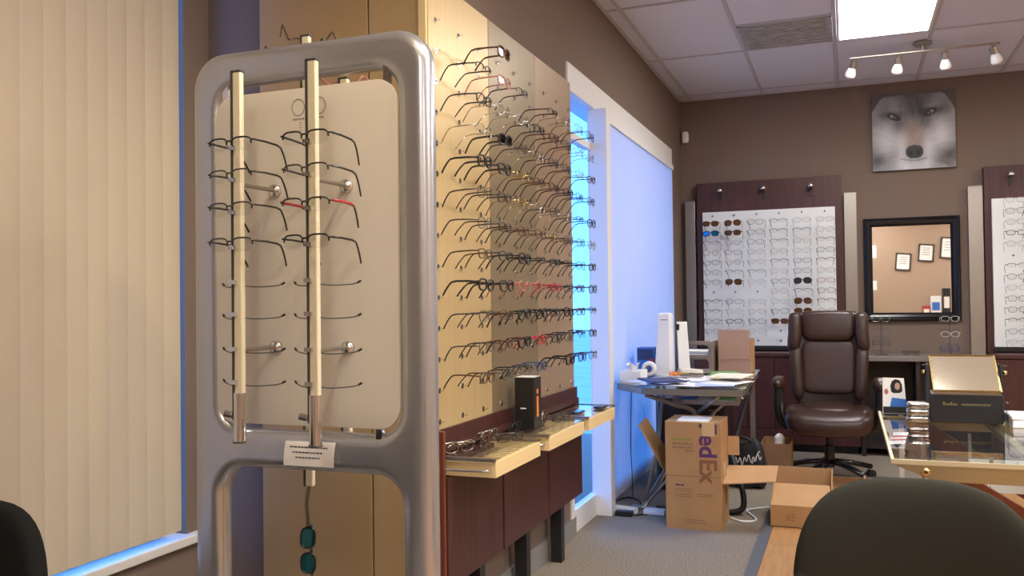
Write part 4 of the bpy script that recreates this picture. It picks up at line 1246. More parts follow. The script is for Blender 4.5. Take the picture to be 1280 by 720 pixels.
# carton on the desk
cc = thing('desk_carton', 'pinkish brown open carton standing at the far end of the glass desk', 'carton', (-0.72, 6.1, ZD))
MB().box(-0.815, -0.605, 5.98, 5.985, ZD, ZD + 0.09).build('front_wall', 'cardboard_pink', cc)
MB().box(-0.815, -0.610, 5.975, 5.980, ZD + 0.09, ZD + 0.285).build('raised_flap', 'cardboard_pink', cc)
MB().box(-0.815, -0.605, 6.24, 6.245, ZD, ZD + 0.22).build('rear_wall', 'cardboard', cc)
MB().box(-0.815, -0.810, 5.985, 6.24, ZD, ZD + 0.22).build('side_wall', 'cardboard', cc)
MB().box(-0.610, -0.605, 5.985, 6.24, ZD, ZD + 0.22).build('side_wall', 'cardboard', cc)
MB().box(-0.810, -0.610, 5.985, 6.24, ZD, ZD + 0.004).build('bottom', 'cardboard', cc)
# papers on the lower shelf
tag(MB().box(-0.93, -0.62, 5.16, 5.50, 0.651, 0.656).build('paper_sheet', 'paper'), 'white sheet on the lower glass shelf of the desk', 'paper')
tag(MB().box(-0.925, -0.845, 5.17, 5.40, 0.657, 0.672).build('folder', 'blue', bevel=0.002), 'blue folder on the lower glass shelf of the desk', 'folder')
tag(MB().box(-0.74, -0.61, 5.18, 5.44, 0.657, 0.668).build('folder', 'green_print', bevel=0.002), 'green printed brochure on the lower glass shelf of the desk', 'folder')

# ================================================================ CARTONS AND FLOOR THINGS
fx = thing('shipping_carton', 'tall brown shipping carton with purple FedEx lettering and open flaps', 'carton', (-0.79, 4.93, 0))
X0, X1, Y0, Y1, ZT = -0.945, -0.648, 4.785, 5.085, 0.578
MB().box(X0, X1, Y0, Y0 + 0.006, 0, ZT).build('front_wall', 'cardboard', fx)
MB().box(X0, X1, Y0 - 0.0008, Y0, 0.285, 0.288).build('fold_line', 'cardboard_dark', fx)
MB().box(X0, X0 + 0.006, Y0 + 0.006, Y1, 0, ZT).build('side_wall', 'cardboard', fx)
MB().box(X1 - 0.006, X1, Y0 + 0.006, Y1, 0, ZT).build('side_wall', 'cardboard', fx)
MB().box(X0 + 0.006, X1 - 0.006, Y1 - 0.006, Y1, 0, ZT).build('rear_wall', 'cardboard', fx)
MB().box(X0 + 0.006, X1 - 0.006, Y0 + 0.006, Y1 - 0.006, ZT - 0.008, ZT - 0.002).build('top_wall', 'cardboard', fx)
MB().box(X0 + 0.06, X1 - 0.07, Y0 + 0.02, Y0 + 0.20, ZT - 0.002, ZT + 0.006).build('top_label', 'paper', fx)
# flaps
MB().hexa([(-0.947, 4.85, 0.26), (-0.947, 5.07, 0.30), (-0.952, 5.07, 0.305), (-0.952, 4.85, 0.265),
           (-1.105, 4.86, 0.545), (-1.105, 5.05, 0.560), (-1.110, 5.05, 0.555), (-1.112, 4.86, 0.540)]).build('flap', 'cardboard', fx)
MB().hexa([(X1 + 0.001, 4.83, 0.243), (-0.375, 4.87, 0.262), (-0.375, 5.06, 0.312), (X1 + 0.001, 5.06, 0.300),
           (X1 + 0.001, 4.83, 0.249), (-0.375, 4.87, 0.268), (-0.375, 5.06, 0.318), (X1 + 0.001, 5.06, 0.306)]).build('flap', 'cardboard_in', fx)
MB().box(X1 + 0.001, -0.583, 5.06, 5.066, 0.365, 0.470).build('flap', 'cardboard_in', fx)
MB().box(X1 + 0.001, -0.628, 4.85, 4.856, 0.285, 0.355).build('flap', 'tape', fx)
MB().box(X1 - 0.098, X1 - 0.030, Y0 - 0.0026, Y0 - 0.0002, 0.505, ZT).build('tape', 'tape', fx)
def carton_text(body, size, m, x_, z_, ang=-90, sx=1.0):
    me = text_mesh(body, size, m)
    rot = Matrix.Rotation(R(90), 4, 'X')
    mt = Matrix.Translation((x_, Y0 - 0.0012, z_)) @ Matrix.Rotation(R(-ang), 4, 'Y') @ rot @ Matrix.Scale(sx, 4, (1, 0, 0))
    me.transform(Matrix.Translation(-fx.location) @ mt)
    return link('lettering', me, fx)
carton_text('Fed', 0.130, 'print_purple', X0 + 0.186, 0.576, -90, 1.0)
carton_text('Ex', 0.130, 'print_brown', X0 + 0.186, 0.384, -90, 1.0)
# small printed lines too fine to read
def lines(x0, x1, zs, m, nm='printed_lines', y=Y0, par=fx, h=0.006):
    mb = MB()
    for z_, frac in zs:
        x_ = x0
        e = x0 + (x1 - x0) * frac
        while x_ < e:
            wd = random.uniform(0.008, 0.026)
            mb.box(x_, min(e, x_ + wd), y - 0.0012, y - 0.0004, z_, z_ + h)
            x_ += wd + 0.005
    mb.build(nm, m, par)
lines(X0 + 0.035, X0 + 0.145, [(0.478, 1.0)], 'print_green', h=0.010)
lines(X0 + 0.040, X0 + 0.150, [(0.455, 1.0), (0.435, 1.0)], 'print_dim', h=0.009)
lines(X0 + 0.110, X0 + 0.150, [(0.418, 1.0)], 'print_dim', h=0.008)
lines(X0 + 0.052, X0 + 0.098, [(0.233, 1.0)], 'print_purple', h=0.008)
lines(X0 + 0.052, X0 + 0.140, [(0.215, 1.0), (0.203, 1.0), (0.185, 1.0), (0.173, 1.0)], 'print_dim', h=0.004)
lines(X0 + 0.170, X0 + 0.260, [(0.190, 1.0), (0.178, .9)], 'print_dim', h=0.004)
lines(X0 + 0.108, X0 + 0.22, [(0.050, .9), (0.036, 1.0)], 'print_dim', h=0.004)

oc = thing('open_carton', 'low open empty carton on the wooden floor beside the shipping carton', 'carton', (-0.255, 5.2, 0.008))
a0, a1, b0, b1 = -0.412, -0.098, 4.955, 5.36
MB().box(a0, a1, b0, b0 + 0.006, 0.008, 0.125).build('front_wall', 'cardboard', oc)
MB().hexa([(a0, b0, 0.125), (a1, b0, 0.125), (a1, b0 + 0.006, 0.125), (a0, b0 + 0.006, 0.125),
           (a0 + 0.012, b0 + 0.15, 0.215), (a1 - 0.012, b0 + 0.15, 0.215), (a1 - 0.012, b0 + 0.155, 0.211), (a0 + 0.012, b0 + 0.155, 0.211)]).build('front_flap', 'cardboard_in', oc)
MB().box(a0, a1, b1 - 0.006, b1, 0.008, 0.262).build('rear_wall', 'cardboard_in', oc)
for x_ in (a0, a1 - 0.006):
    MB().hexa([(x_, b0 + 0.006, 0.008), (x_ + 0.006, b0 + 0.006, 0.008), (x_ + 0.006, b1 - 0.006, 0.008), (x_, b1 - 0.006, 0.008),
               (x_, b0 + 0.006, 0.125), (x_ + 0.006, b0 + 0.006, 0.125), (x_ + 0.006, b1 - 0.006, 0.262), (x_, b1 - 0.006, 0.262)]).build('side_wall', 'cardboard', oc)
MB().box(a0, a1, b0, b1, 0.0082, 0.012).build('bottom', 'cardboard', oc)
lines(-0.33, -0.285, [(0.075, 1.0), (0.06, 1.0), (0.045, 1.0)], 'print_dim', y=b0, par=oc, h=0.006)

bg_ = thing('tote_bag', 'black tote bag with white script print standing behind the shipping carton', 'bag', (-0.63, 5.95, 0))
MB().superell((-0.625, 5.97, 0.155), (0.112, 0.065, 0.155), 0.35, 0.5, 28, 16, fn=lambda p: Vector((p.x * (1 - 0.25 * max(0, p.z) / 0.155), p.y + 0.008 * math.sin(p.x * 60), p.z + 0.012 * math.sin(p.x * 35)))).build('body', 'bag_black', bg_, smooth=True)
MB().tube(bez([(-0.70, 5.955, 0.295), (-0.68, 5.925, 0.335), (-0.62, 5.915, 0.325), (-0.585, 5.93, 0.285)], 6), 0.009, 6).build('handle', 'bag_black', bg_, smooth=True)
sc_ = MB()
pts = [(-0.712 + 0.17 * k / 40, 5.9015, 0.178 + 0.022 * math.sin(k * 0.95) + 0.010 * math.sin(k * 0.4) + 0.0009 * k) for k in range(41)]
sc_.tube(pts, 0.0028, 4)
sc_.tube(bez([(-0.60, 5.9015, 0.17), (-0.575, 5.9015, 0.215), (-0.56, 5.9015, 0.245), (-0.55, 5.905, 0.25)], 5), 0.0028, 4)
sc_.tube([(-0.64 + 0.08 * k / 10, 5.9015, 0.140 + 0.004 * math.sin(k * 1.7)) for k in range(11)], 0.002, 4)
sc_.build('script_print', 'paper', bg_, smooth=True)

b3 = thing('open_carton', 'dark brown carton stuffed with paper behind the black tote bag', 'carton', (-0.46, 6.32, 0))
for nm, a in (('front_wall', (-0.565, -0.375, 6.18, 6.186, 0, 0.262)), ('rear_wall', (-0.565, -0.375, 6.42, 6.426, 0, 0.275)), ('side_wall', (-0.381, -0.375, 6.186, 6.42, 0, 0.27)), ('side_wall', (-0.565, -0.559, 6.186, 6.42, 0, 0.27)), ('bottom', (-0.559, -0.381, 6.186, 6.42, 0, 0.005))):
    MB().box(*a).build(nm, 'cardboard_dark' if nm == 'front_wall' else 'cardboard', b3)
cp = MB().superell((-0.455, 6.30, 0.163), (0.045, 0.05, 0.155), 0.9, 0.9, 14, 10, fn=lambda p: Vector((p.x * (1 + 0.25 * math.sin(p.z * 60)), p.y * (1 + 0.2 * math.sin(p.z * 43 + 1)), p.z))).build('crumpled_paper', 'paper')
tag(cp, 'crumpled white paper sticking out of the dark brown carton', 'paper')

ps = thing('power_strip', 'white power strip on the carpet by the window', 'power strip', (-1.2, 5.12, 0))
MB().box(-1.345, -1.165, 5.03, 5.075, 0, 0.035).xf(Matrix.Translation((-1.25, 5.05, 0)) @ Matrix.Rotation(R(-14), 4, 'Z') @ Matrix.Translation((1.25, -5.05, 0))).build('strip_body', 'plastic_white', ps, bevel=0.006)
for k in range(4):
    MB().cyl((-1.325 + k * 0.042, 5.075 - k * 0.0098, 0.035), (-1.325 + k * 0.042, 5.075 - k * 0.0098, 0.0365), 0.012, 10).build('socket', 'sill_white', ps)
tag(MB().box(-1.13, -1.005, 5.03, 5.095, 0, 0.03).build('router', 'plastic_white', bevel=0.006), 'small white adapter box beside the shipping carton', 'adapter')
ad = thing('power_adapter', 'black power adapter lying against the white power strip', 'adapter', (-1.23, 4.97, 0))
MB().box(-1.275, -1.175, 4.945, 4.992, 0, 0.030).build('brick', 'black', ad, bevel=0.005)
MB().tube(bez([(-1.175, 4.968, 0.012), (-1.15, 4.985, 0.006), (-1.135, 5.01, 0.005), (-1.10, 5.015, 0.005)], 5), 0.0035, 6).build('lead', 'black', ad, smooth=True)
def cord(pts, r_, m, lab, nm='cable'):
    tag(MB().tube(bez(pts, 8), r_, 6).build(nm, m, smooth=True), lab, 'cable')
cord([(-1.335, 5.14, 0.006), (-1.362, 5.28, 0.006), (-1.31, 5.42, 0.006), (-1.23, 5.36, 0.006), (-1.19, 5.26, 0.006)], 0.005, 'black', 'black cable looping from the power strip round the desk foot')
cord([(-1.175, 5.215, 0.006), (-1.05, 5.225, 0.006), (-0.98, 5.17, 0.006), (-0.88, 5.19, 0.006)], 0.004, 'black', 'black cable running behind the small white adapter box')
cord([(-1.285, 5.44, 0.0065), (-1.29, 5.46, 0.1), (-1.30, 5.47, 0.35), (-1.285, 5.45, 0.70)], 0.003, 'black', 'dark cable hanging from the desk in front of the blind')
cord([(-0.64, 5.08, 0.006), (-0.56, 5.02, 0.006), (-0.50, 5.08, 0.006), (-0.55, 5.22, 0.006), (-0.57, 5.30, 0.006), (-0.47, 5.36, 0.014), (-0.43, 5.36, 0.016)], 0.006, 'plastic_white', 'white cable curling on the carpet beside the shipping carton')

# ================================================================ LEATHER CHAIR
lc = thing('office_chair', 'brown leather high-back executive office chair with padded arms', 'chair', (-0.135, 6.42, 0))
cx, cy = -0.135, 6.42
def cush(nm, c, rad, m='leather', e1=0.45, e2=0.45, fn=None, nu=28, nv=16):
    return MB().superell((cx + c[0], cy + c[1], c[2]), rad, e1, e2, nu, nv, fn).build(nm, m, lc, smooth=True)
lean = lambda p: Vector((p.x, p.y + 0.16 * p.z, p.z))
cush('seat', (0.0, -0.06, 0.415), (0.285, 0.27, 0.085), e1=0.55, e2=0.45, fn=lambda p: Vector((p.x, p.y, p.z - 0.35 * max(0, -p.y - 0.12) ** 1.2 + 0.02 * (p.x / 0.28) ** 2)))
cush('seat_pad', (0.0, -0.02, 0.475), (0.185, 0.20, 0.045), e1=0.6, e2=0.5)
cush('back_shell', (0.0, 0.26, 0.80), (0.262, 0.045, 0.35), e1=0.30, e2=0.5, fn=lambda p: Vector((p.x * (1 - 0.05 * (p.z / 0.35) ** 2 - 0.10 * max(0, -p.z / 0.35)), p.y + 0.10 * p.z - 0.05 * (abs(p.x) / 0.26) ** 2, p.z)))
cush('back_cushion', (0.0, 0.205, 0.755), (0.178, 0.050, 0.185), 'leather_panel', e1=0.28, e2=0.32, fn=lambda p: Vector((p.x, p.y + 0.10 * p.z, p.z)))
cush('headrest', (0.0, 0.230, 1.045), (0.183, 0.062, 0.108), e1=0.42, e2=0.38, fn=lambda p: Vector((p.x * (1 + 0.05 * p.z / 0.1), p.y + 0.10 * p.z, p.z)))
for sg in (-1, 1):
    cush('side_bolster', (sg * 0.222, 0.198, 1.005), (0.046, 0.060, 0.135), e1=0.5, e2=0.6, fn=lambda p, sg=sg: Vector((p.x - sg * 0.10 * min(0, p.z) , p.y + 0.10 * p.z - 0.02, p.z)))
    cush('side_bolster', (sg * 0.215, 0.172, 0.720), (0.045, 0.060, 0.190), e1=0.45, e2=0.6, fn=lambda p, sg=sg: Vector((p.x + sg * 0.05 * p.z, p.y + 0.12 * p.z - 0.015, p.z)))
    cush('arm_pad', (sg * 0.325, -0.06, 0.660), (0.042, 0.165, 0.042), e1=0.7, e2=0.6)
    MB().tube(bez([(cx + sg * 0.325, cy - 0.17, 0.635), (cx + sg * 0.328, cy - 0.155, 0.50), (cx + sg * 0.30, cy - 0.08, 0.375), (cx + sg * 0.20, cy - 0.03, 0.34)], 6), 0.026, 10, r2=0.016).build('arm_support', 'black', lc, smooth=True)
    MB().tube(bez([(cx + sg * 0.325, cy + 0.06, 0.635), (cx + sg * 0.322, cy + 0.06, 0.50), (cx + sg * 0.30, cy + 0.02, 0.375), (cx + sg * 0.20, cy - 0.01, 0.34)], 6), 0.026, 10, r2=0.016).build('arm_support', 'black', lc, smooth=True)
MB().box(cx - 0.13, cx + 0.13, cy - 0.14, cy + 0.12, 0.300, 0.345).build('tilt_mechanism', 'black', lc, bevel=0.01)
MB().lathe([(0.022, 0.085), (0.034, 0.085), (0.034, 0.23), (0.026, 0.235), (0.026, 0.305)], (cx, cy, 0), 18).build('gas_column', 'black', lc)
for k in range(5):
    a = R(90 + 72 * k + 10)
    ex, ey = cx + 0.30 * math.cos(a), cy + 0.30 * math.sin(a)
    lg_ = MB().tube([(cx + 0.02 * math.cos(a), cy + 0.02 * math.sin(a), 0.125), (cx + 0.15 * math.cos(a), cy + 0.15 * math.sin(a), 0.110), (ex, ey, 0.075)], [0.034, 0.030, 0.024], 8, r2=0.018).build('base_leg', 'black_gloss', lc, smooth=True)
    t_ = Vector((-math.sin(a), math.cos(a), 0)) * 0.026
    for s_ in (-1, 1):
        c_ = Vector((ex, ey, 0.0275)) + t_ * 0.62 * s_
        MB().cyl(c_ - t_ * 0.3, c_ + t_ * 0.3, 0.0275, 16).build('caster_wheel', 'black', lg_, bevel=0.003)
    MB().cyl((ex, ey, 0.03), (ex, ey, 0.078), 0.010, 8).build('caster_stem', 'chrome', lg_)
md = MB().lathe([(0.36, 0.0), (0.36, 0.002), (0.355, 0.003)], (0, 0, 0), 8)

# ================================================================ RIGHT GLASS TABLE
DZ = 0.752
d2 = thing('glass_table', 'glass dispensing table with gold metal rail and brown crossed legs', 'table', (0.8, 3.5, 0))
MB().box(0.118, 1.70, 2.86, 4.06, 0.742, DZ).build('glass_top', 'desk_glass', d2)
MB().hexa([(0.230, 2.852, 0.694), (1.59, 2.852, 0.694), (1.59, 2.885, 0.694), (0.230, 2.885, 0.694),
           (0.112, 2.852, 0.741), (1.70, 2.852, 0.741), (1.70, 2.885, 0.741), (0.112, 2.885, 0.741)]).build('front_rail', 'desk_gold', d2, bevel=0.002)
MB().hexa([(0.250, 3.98, 0.690), (1.57, 3.98, 0.690), (1.57, 4.01, 0.690), (0.250, 4.01, 0.690),
           (0.120, 3.98, 0.741), (1.70, 3.98, 0.741), (1.70, 4.01, 0.741), (0.120, 4.01, 0.741)]).build('rear_rail', 'desk_gold', d2, bevel=0.002)
MB().box(0.112, 1.70, 2.850, 2.859, 0.741, DZ + 0.002).build('edge_strip', 'gold_edge', d2)
MB().box(0.112, 0.121, 2.859, 4.06, 0.741, DZ + 0.002).build('edge_strip', 'gold_edge', d2)
MB().bar((0.52, 2.885, 0.728), (0.52, 3.98, 0.728), 0.03, 0.022).build('cross_rail', 'desk_gold', d2)
MB().bar((1.30, 2.885, 0.728), (1.30, 3.98, 0.728), 0.03, 0.022).build('cross_rail', 'desk_gold', d2)
for x_ in (0.205, 1.60):
    MB().lathe([(0.010, 0), (0.011, 0.006), (0.006, 0.010)], (0, 0, 0), 12).xf(Matrix.Translation((x_, 2.852, 0.722)) @ Matrix.Rotation(R(90), 4, 'X')).build('bolt', 'gold', d2)
for y_ in (2.945, 3.965):
    MB().bar((0.245, y_, 0.715), (1.40, y_, 0.0), 0.03, 0.065).build('crossed_leg', 'mahogany_red', d2)
    MB().bar((1.575, y_ + 0.035, 0.715), (0.42, y_ + 0.035, 0.0), 0.03, 0.065).build('crossed_leg', 'dark_wood', d2)
MB().cyl((0.20, 4.03, 0.0), (0.20, 4.03, 0.742), 0.010, 10).build('support_post', 'plastic_white', d2)
MB().cyl((0.28, 4.03, 0.0), (0.28, 4.03, 0.742), 0.007, 10).build('support_post', 'brushed', d2)
MB().box(0.395, 1.45, 3.02, 3.55, 0.640, 0.652).build('lower_tray', 'plastic_white', d2)
MB().box(0.395, 1.45, 3.012, 3.02, 0.640, 0.672).build('tray_lip', 'plastic_white', d2)
for x_ in (0.40, 1.44):
    for y_ in (3.03, 3.54):
        MB().bar((x_, y_, 0.652), (x_, y_, 0.742), 0.01, 0.01).build('tray_hanger', 'brushed', d2)
for k, (x_, y_, a, m, lab) in enumerate(((0.53, 3.17, 12, 'paper', 'white magazine under the glass table top'), (0.55, 3.20, -14, 'navy', 'dark blue magazine under the glass table top'), (0.60, 3.22, 30, 'paper', 'glossy white leaflet with dark patch under the table top'))):
    o = link('magazine', MB().box(-0.10, 0.10, -0.13, 0.13, 0, 0.006).mesh('magazine', m, bevel=0.001), None, (x_, y_, 0.6525 + 0.0068 * k))
    o.rotation_euler = (0, 0, R(a)); tag(o, lab, 'magazine')
ob = thing('eyewear_tray', 'black oval dish on the magazines under the table top', 'dish', (0.585, 3.17, 0.673))
MB().superell((0.585, 3.17, 0.685), (0.075, 0.05, 0.012), 0.6, 0.9).build('dish', 'black', ob, smooth=True)
MB().superell((0.585, 3.17, 0.694), (0.055, 0.035, 0.005), 0.6, 0.9).build('lining', 'navy', ob, smooth=True)

# tilting mirror display
du = thing('counter_mirror', 'black counter display with a tilted gold-edged mirror and gold lettering', 'display', (0.415, 3.80, DZ))
ux0, ux1 = 0.293, 0.541
MB().hexa([(ux0, 3.752, DZ + 0.001), (ux1, 3.752, DZ + 0.001), (ux1, 3.92, DZ + 0.001), (ux0, 3.92, DZ + 0.001), (ux0, 3.752, 0.862), (ux1, 3.752, 0.862), (ux1, 3.92, 0.862), (ux0, 3.92, 0.862)]).build('base', 'black', du, bevel=0.003)
for x_ in (ux0 - 0.006, ux1):
    MB().hexa([(x_, 3.77, 0.76), (x_ + 0.006, 3.77, 0.76), (x_ + 0.006, 3.92, 0.76), (x_, 3.92, 0.76), (x_, 3.80, 0.972), (x_ + 0.006, 3.80, 0.972), (x_ + 0.006, 3.90, 0.972), (x_, 3.90, 0.972)]).build('side_cheek', 'black', du)
    sx = -1 if x_ < 0.4 else 1
    MB().superell((x_ + 0.003 + sx * 0.014, 3.82, 0.942), (0.009, 0.008, 0.008), 1, 1, 12, 8).build('pivot_knob', 'gold', du, smooth=True)
    MB().cyl((x_ + 0.003, 3.82, 0.968), (x_ + 0.003 + sx * 0.020, 3.82, 0.969), 0.0022, 8).build('pin', 'chrome', du)
A = [(0.306, 3.768, 0.872), (0.537, 3.768, 0.872)]
Bt = [(0.298, 3.862, 1.004), (0.526, 3.862, 1.004)]
MB().add([A[0], A[1], Bt[1], Bt[0]], [(0, 1, 2, 3)]).add([(x_, y_ + 0.006, z_ - 0.004) for x_, y_, z_ in (A[0], A[1], Bt[1], Bt[0])], [(3, 2, 1, 0)]).build('mirror_face', 'mirror_tan', du)
fr = MB()
fr.bar(A[0], A[1], 0.010, 0.010).bar(Bt[0], Bt[1], 0.006, 0.006).bar(A[0], Bt[0], 0.006, 0.006).bar(A[1], Bt[1], 0.006, 0.006)
fr.build('mirror_edge', 'gold', du)
MB().box(ux0 + 0.012, ux1 - 0.008, 3.750, 3.754, 0.860, 0.866).build('steel_strip', 'chrome', du)
lt2 = MB()
x_ = 0.335
for k in range(6):
    lt2.box(x_, x_ + 0.0062, 3.7508, 3.7518, 0.8195, 0.8265 + (0.006 if k in (0, 3) else 0)); x_ += 0.0085
x_ = 0.400
for k in range(12):
    lt2.box(x_, x_ + 0.0056, 3.7508, 3.7518, 0.8200, 0.8270); x_ += 0.0083
lt2.build('lettering', 'print_gold' if 'print_gold' in M else mat('print_gold', (0.16, 0.125, 0.05), 0.5).name, du)

# photo card
cd = thing('photo_card', 'upright photo card of a dark-haired woman in white and blue', 'card', (0.172, 4.0, DZ))
MB().hexa([(0.130, 4.0, DZ), (0.222, 4.0, DZ), (0.222, 4.05, DZ), (0.130, 4.05, DZ), (0.131, 4.012, 0.900), (0.213, 4.012, 0.898), (0.213, 4.018, 0.898), (0.131, 4.018, 0.900)]).build('card_block', 'paper', cd)
def patch(nm, pts, m, dep):
    f0 = lambda a, b: (a, 4.0 + 0.012 * (b - DZ) / 0.148 - dep - 0.0006, b)
    f1 = lambda a, b: (a, 4.0 + 0.012 * (b - DZ) / 0.148 - dep, b)
    MB().prism(pts, f0, f1).build(nm, m, cd)
ell = lambda ca_, cb_, ra, rb, n=18: [(ca_ + ra * math.cos(2 * PI * k / n), cb_ + rb * math.sin(2 * PI * k / n)) for k in range(n)]
patch('printed_border', [(0.131, DZ + 0.001), (0.221, DZ + 0.001), (0.220, 0.780), (0.131, 0.780)], 'black', 0.0)
patch('printed_hair', [(0.163, 0.842), (0.160, 0.865), (0.166, 0.886), (0.180, 0.895), (0.196, 0.890), (0.205, 0.872), (0.206, 0.846), (0.198, 0.838), (0.172, 0.836)], 'black', 0.0012)
patch('printed_face', ell(0.187, 0.865, 0.010, 0.015), 'skin_print', 0.0022)
patch('printed_top', [(0.165, 0.812), (0.217, 0.806), (0.210, 0.840), (0.193, 0.850), (0.174, 0.846)], 'plastic_white', 0.0006)
patch('printed_skirt', [(0.157, 0.780), (0.220, 0.780), (0.219, 0.812), (0.165, 0.818)], 'blue', 0.0012)
patch('printed_spot', ell(0.144, 0.842, 0.008, 0.012), 'rim_rose', 0.0)
# silver stacked cases
for k in range(3):
    cs = thing('metal_case', ['lowest', 'middle', 'topmost'][k] + ' flat silver eyewear case of the stack beside the counter mirror', 'case', (0.243, 3.72, DZ + 0.027 * k), 'silver cases stacked beside the counter mirror')
    MB().superell((0.243 + 0.002 * k, 3.735, DZ + 0.0135 + 0.027 * k), (0.041, 0.03, 0.0128), 0.35, 0.35, 24, 10).build('case_body', 'rim_silver', cs, smooth=True)
    MB().box(0.207, 0.279, 3.703, 3.706, DZ + 0.0125 + 0.027 * k, DZ + 0.0145 + 0.027 * k).build('case_seam', 'black', cs)
# striped leaflet lying on the glass
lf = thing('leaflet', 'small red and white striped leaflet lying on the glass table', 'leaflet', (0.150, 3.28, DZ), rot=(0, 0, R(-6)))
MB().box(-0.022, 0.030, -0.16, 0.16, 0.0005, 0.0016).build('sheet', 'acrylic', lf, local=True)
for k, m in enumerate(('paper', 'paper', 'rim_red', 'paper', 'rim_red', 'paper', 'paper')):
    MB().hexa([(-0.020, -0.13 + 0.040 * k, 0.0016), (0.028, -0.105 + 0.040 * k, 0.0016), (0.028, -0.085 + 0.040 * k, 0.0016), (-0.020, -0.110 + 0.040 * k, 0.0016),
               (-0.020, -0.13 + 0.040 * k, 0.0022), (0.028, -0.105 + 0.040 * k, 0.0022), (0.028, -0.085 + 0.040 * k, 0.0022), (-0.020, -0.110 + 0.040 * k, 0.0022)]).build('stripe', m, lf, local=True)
# white box to the right
wbx = thing('white_box', 'white flat box at the table edge beside the counter mirror', 'box', (0.64, 3.72, DZ))
MB().box(0.556, 0.74, 3.66, 3.85, DZ, DZ + 0.03).build('tray', 'plastic_white', wbx, bevel=0.003)
MB().box(0.553, 0.743, 3.657, 3.853, DZ + 0.03, DZ + 0.042).build('lid', 'paper', wbx, bevel=0.003)
tag(MB().box(0.5485, 0.553, 3.70, 3.76, DZ, DZ + 0.085).build('acrylic_sign', 'acrylic'), 'thin clear acrylic stand-up sign beside the counter mirror', 'sign')

# acrylic risers on the vanity counter
def riser(x_, lab, keys):
    o = thing('acrylic_riser', lab, 'riser', (x_, 7.58, 0.782))
    MB().cyl((x_, 7.58, 0.783), (x_, 7.58, 1.055), 0.012, 10).build('post', 'acrylic', o)
    MB().box(x_ - 0.05, x_ + 0.05, 7.54, 7.62, 0.782, 0.788).build('base', 'acrylic', o)
    for k, z_ in enumerate((1.045, 0.985, 0.925, 0.865, 0.815)):
        MB().box(x_ - 0.068, x_ + 0.068, 7.556, 7.604, z_, z_ + 0.005).build('shelf_bar', 'acrylic', o)
        if k in keys:
            q = link('eyeglasses', merged(keys[k]), None, (x_, 7.52, z_ + 0.026))
            tag(q, NAMES.get(keys[k], 'blue mirrored') + ' eyeglasses on the %s tier of the ' % ORD[k] + ('clear riser beside the leather chair' if x_ < 0.5 else 'clear riser beside the tan pilaster'), 'glasses', 'eyewear on the clear risers')
    return o
riser(0.243, 'clear acrylic eyewear riser on the counter beside the leather chair', {0: 'silver', 3: 'gun'})
riser(0.735, 'clear acrylic eyewear riser with blue shimmer under the mirror corner', {0: 'clear', 2: 'clear', 4: 'blue'})
q = link('eyeglasses', merged('fold_gun'), None, (0.46, 7.56, 0.805)); tag(q, 'grey folded eyeglasses lying alone on the counter under the mirror', 'glasses')

# ================================================================ FOREGROUND CHAIRS
def guest_chair(x_, y_, rz, fab, lab):
    o = thing('guest_chair', lab, 'chair', (x_, y_, 0), 'fabric guest chairs', (0, 0, rz))
    bk = lambda p: Vector((p.x * (1 - 0.05 * max(0, p.z) / 0.2), p.y + 0.9 * p.x * p.x * -1 + 0.12 * p.z, p.z))
    MB().superell((0, 0, 0.650), (0.228, 0.042, 0.226), 0.66, 0.62, 40, 24, bk).build('backrest', fab, o, smooth=True, local=True)
    MB().superell((0, -0.012, 0.600), (0.233, 0.030, 0.130), 0.30, 0.55, 40, 20, bk).build('back_shell', 'black', o, smooth=True, local=True)
    MB().superell((0, 0.27, 0.445), (0.24, 0.235, 0.045), 0.5, 0.45, 32, 12).build('seat', fab, o, smooth=True, local=True)
    for sg in (-1, 1):
        MB().tube(bez([(sg * 0.19, -0.02, 0.60), (sg * 0.20, -0.03, 0.48), (sg * 0.20, 0.02, 0.40), (sg * 0.20, 0.20, 0.39), (sg * 0.20, 0.44, 0.385)], 6), 0.011, 8).build('side_tube', 'black', o, smooth=True, local=True)
        MB().tube([(sg * 0.20, 0.04, 0.39), (sg * 0.215, -0.03, 0.0)], 0.011, 8).build('leg', 'black', o, local=True)
        MB().tube([(sg * 0.20, 0.44, 0.385), (sg * 0.215, 0.48, 0.0)], 0.011, 8).build('leg', 'black', o, local=True)
    return o
guest_chair(0.112, 1.88, R(3), 'fabric_olive', 'dark olive fabric guest chair pulled up at the glass table')
guest_chair(-1.532, 1.165, R(0), 'fabric_black', 'black fabric guest chair beside the cream blind')

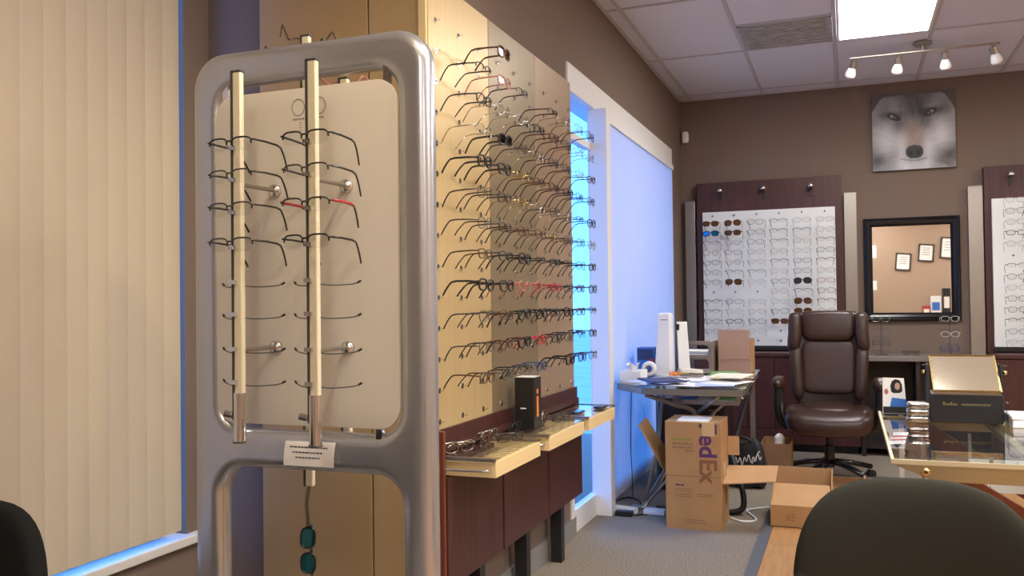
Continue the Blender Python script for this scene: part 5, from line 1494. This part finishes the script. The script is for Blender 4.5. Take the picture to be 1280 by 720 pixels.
# ================================================================ BACK WALL (seen in the mirror)
def cert(x_, z_, w_, h_, lab):
    o = thing('framed_certificate', lab, 'picture', (x_, YB + 0.01, z_))
    for a in ((-w_ / 2, -w_ / 2 + 0.025, -h_ / 2, h_ / 2), (w_ / 2 - 0.025, w_ / 2, -h_ / 2, h_ / 2), (-w_ / 2, w_ / 2, -h_ / 2, -h_ / 2 + 0.025), (-w_ / 2, w_ / 2, h_ / 2 - 0.025, h_ / 2)):
        MB().box(a[0], a[1], 0.0, 0.02, a[2], a[3]).build('frame_bar', 'black', o, local=True)
    MB().box(-w_ / 2 + 0.02, w_ / 2 - 0.02, 0, 0.010, -h_ / 2 + 0.02, h_ / 2 - 0.02).build('certificate', 'paper', o, local=True)
    for k in range(4):
        MB().box(-w_ / 4, w_ / 4, 0.010, 0.011, h_ / 4 - k * h_ / 8, h_ / 4 - k * h_ / 8 + 0.012).build('printed_line', 'print_grey', o, local=True)
    o.rotation_euler = (0, R(5), 0)
cert(1.00, 1.93, 0.27, 0.33, 'black framed certificate reflected in the mirror, the lower hung one')
cert(1.40, 2.09, 0.27, 0.33, 'black framed certificate reflected in the mirror, the higher hung one')
cert(1.78, 2.17, 0.27, 0.40, 'black framed certificate reflected at the mirror edge')
tag(MB().box(0.38, 0.53, YB + 0.001, YB + 0.006, 2.02, 2.26).build('wall_paper_sheet', 'paper'), 'white paper sheet pinned to the tan wall, reflected high in the mirror', 'paper')
tag(MB().box(0.38, 0.53, YB + 0.001, YB + 0.006, 1.40, 1.58).build('wall_paper_sheet', 'paper'), 'white paper sheet pinned to the tan wall, reflected low in the mirror', 'paper')
sd = thing('side_counter', 'low dark counter along the tan wall, seen in the mirror', 'counter', (1.2, -2.35, 0))
MB().box(0.2, 2.2, -2.58, -2.10, 0.0, 0.86).build('body', 'mahogany', sd)
MB().box(0.18, 2.22, -2.585, -2.08, 0.86, 0.89).build('counter_top', 'tan_light', sd)
for k, (x_, w_, h_, m, lab) in enumerate(((0.62, 0.28, 0.05, 'yellow', 'flat yellow box on the low counter seen in the mirror'), (1.08, 0.22, 0.06, 'plastic_white', 'flat white box on the low counter seen in the mirror'),
                                          (1.36, 0.13, 0.20, 'red', 'red carton on the low counter seen in the mirror'), (1.52, 0.17, 0.38, 'plastic_white', 'white carton on the low counter seen in the mirror'), (1.70, 0.13, 0.52, 'black', 'tall black carton on the low counter seen in the mirror'))):
    o = thing('counter_box', lab, 'box', (x_, -2.30, 0.89))
    MB().box(-w_ / 2, w_ / 2, -0.08, 0.08, 0.0005, h_).build('carton', m, o, local=True, bevel=0.003)
    MB().box(-w_ / 2 + 0.02, w_ / 2 - 0.02, 0.08, 0.081, h_ * 0.3, h_ * 0.7).build('label_patch', 'blue' if k == 3 else 'paper', o, local=True)
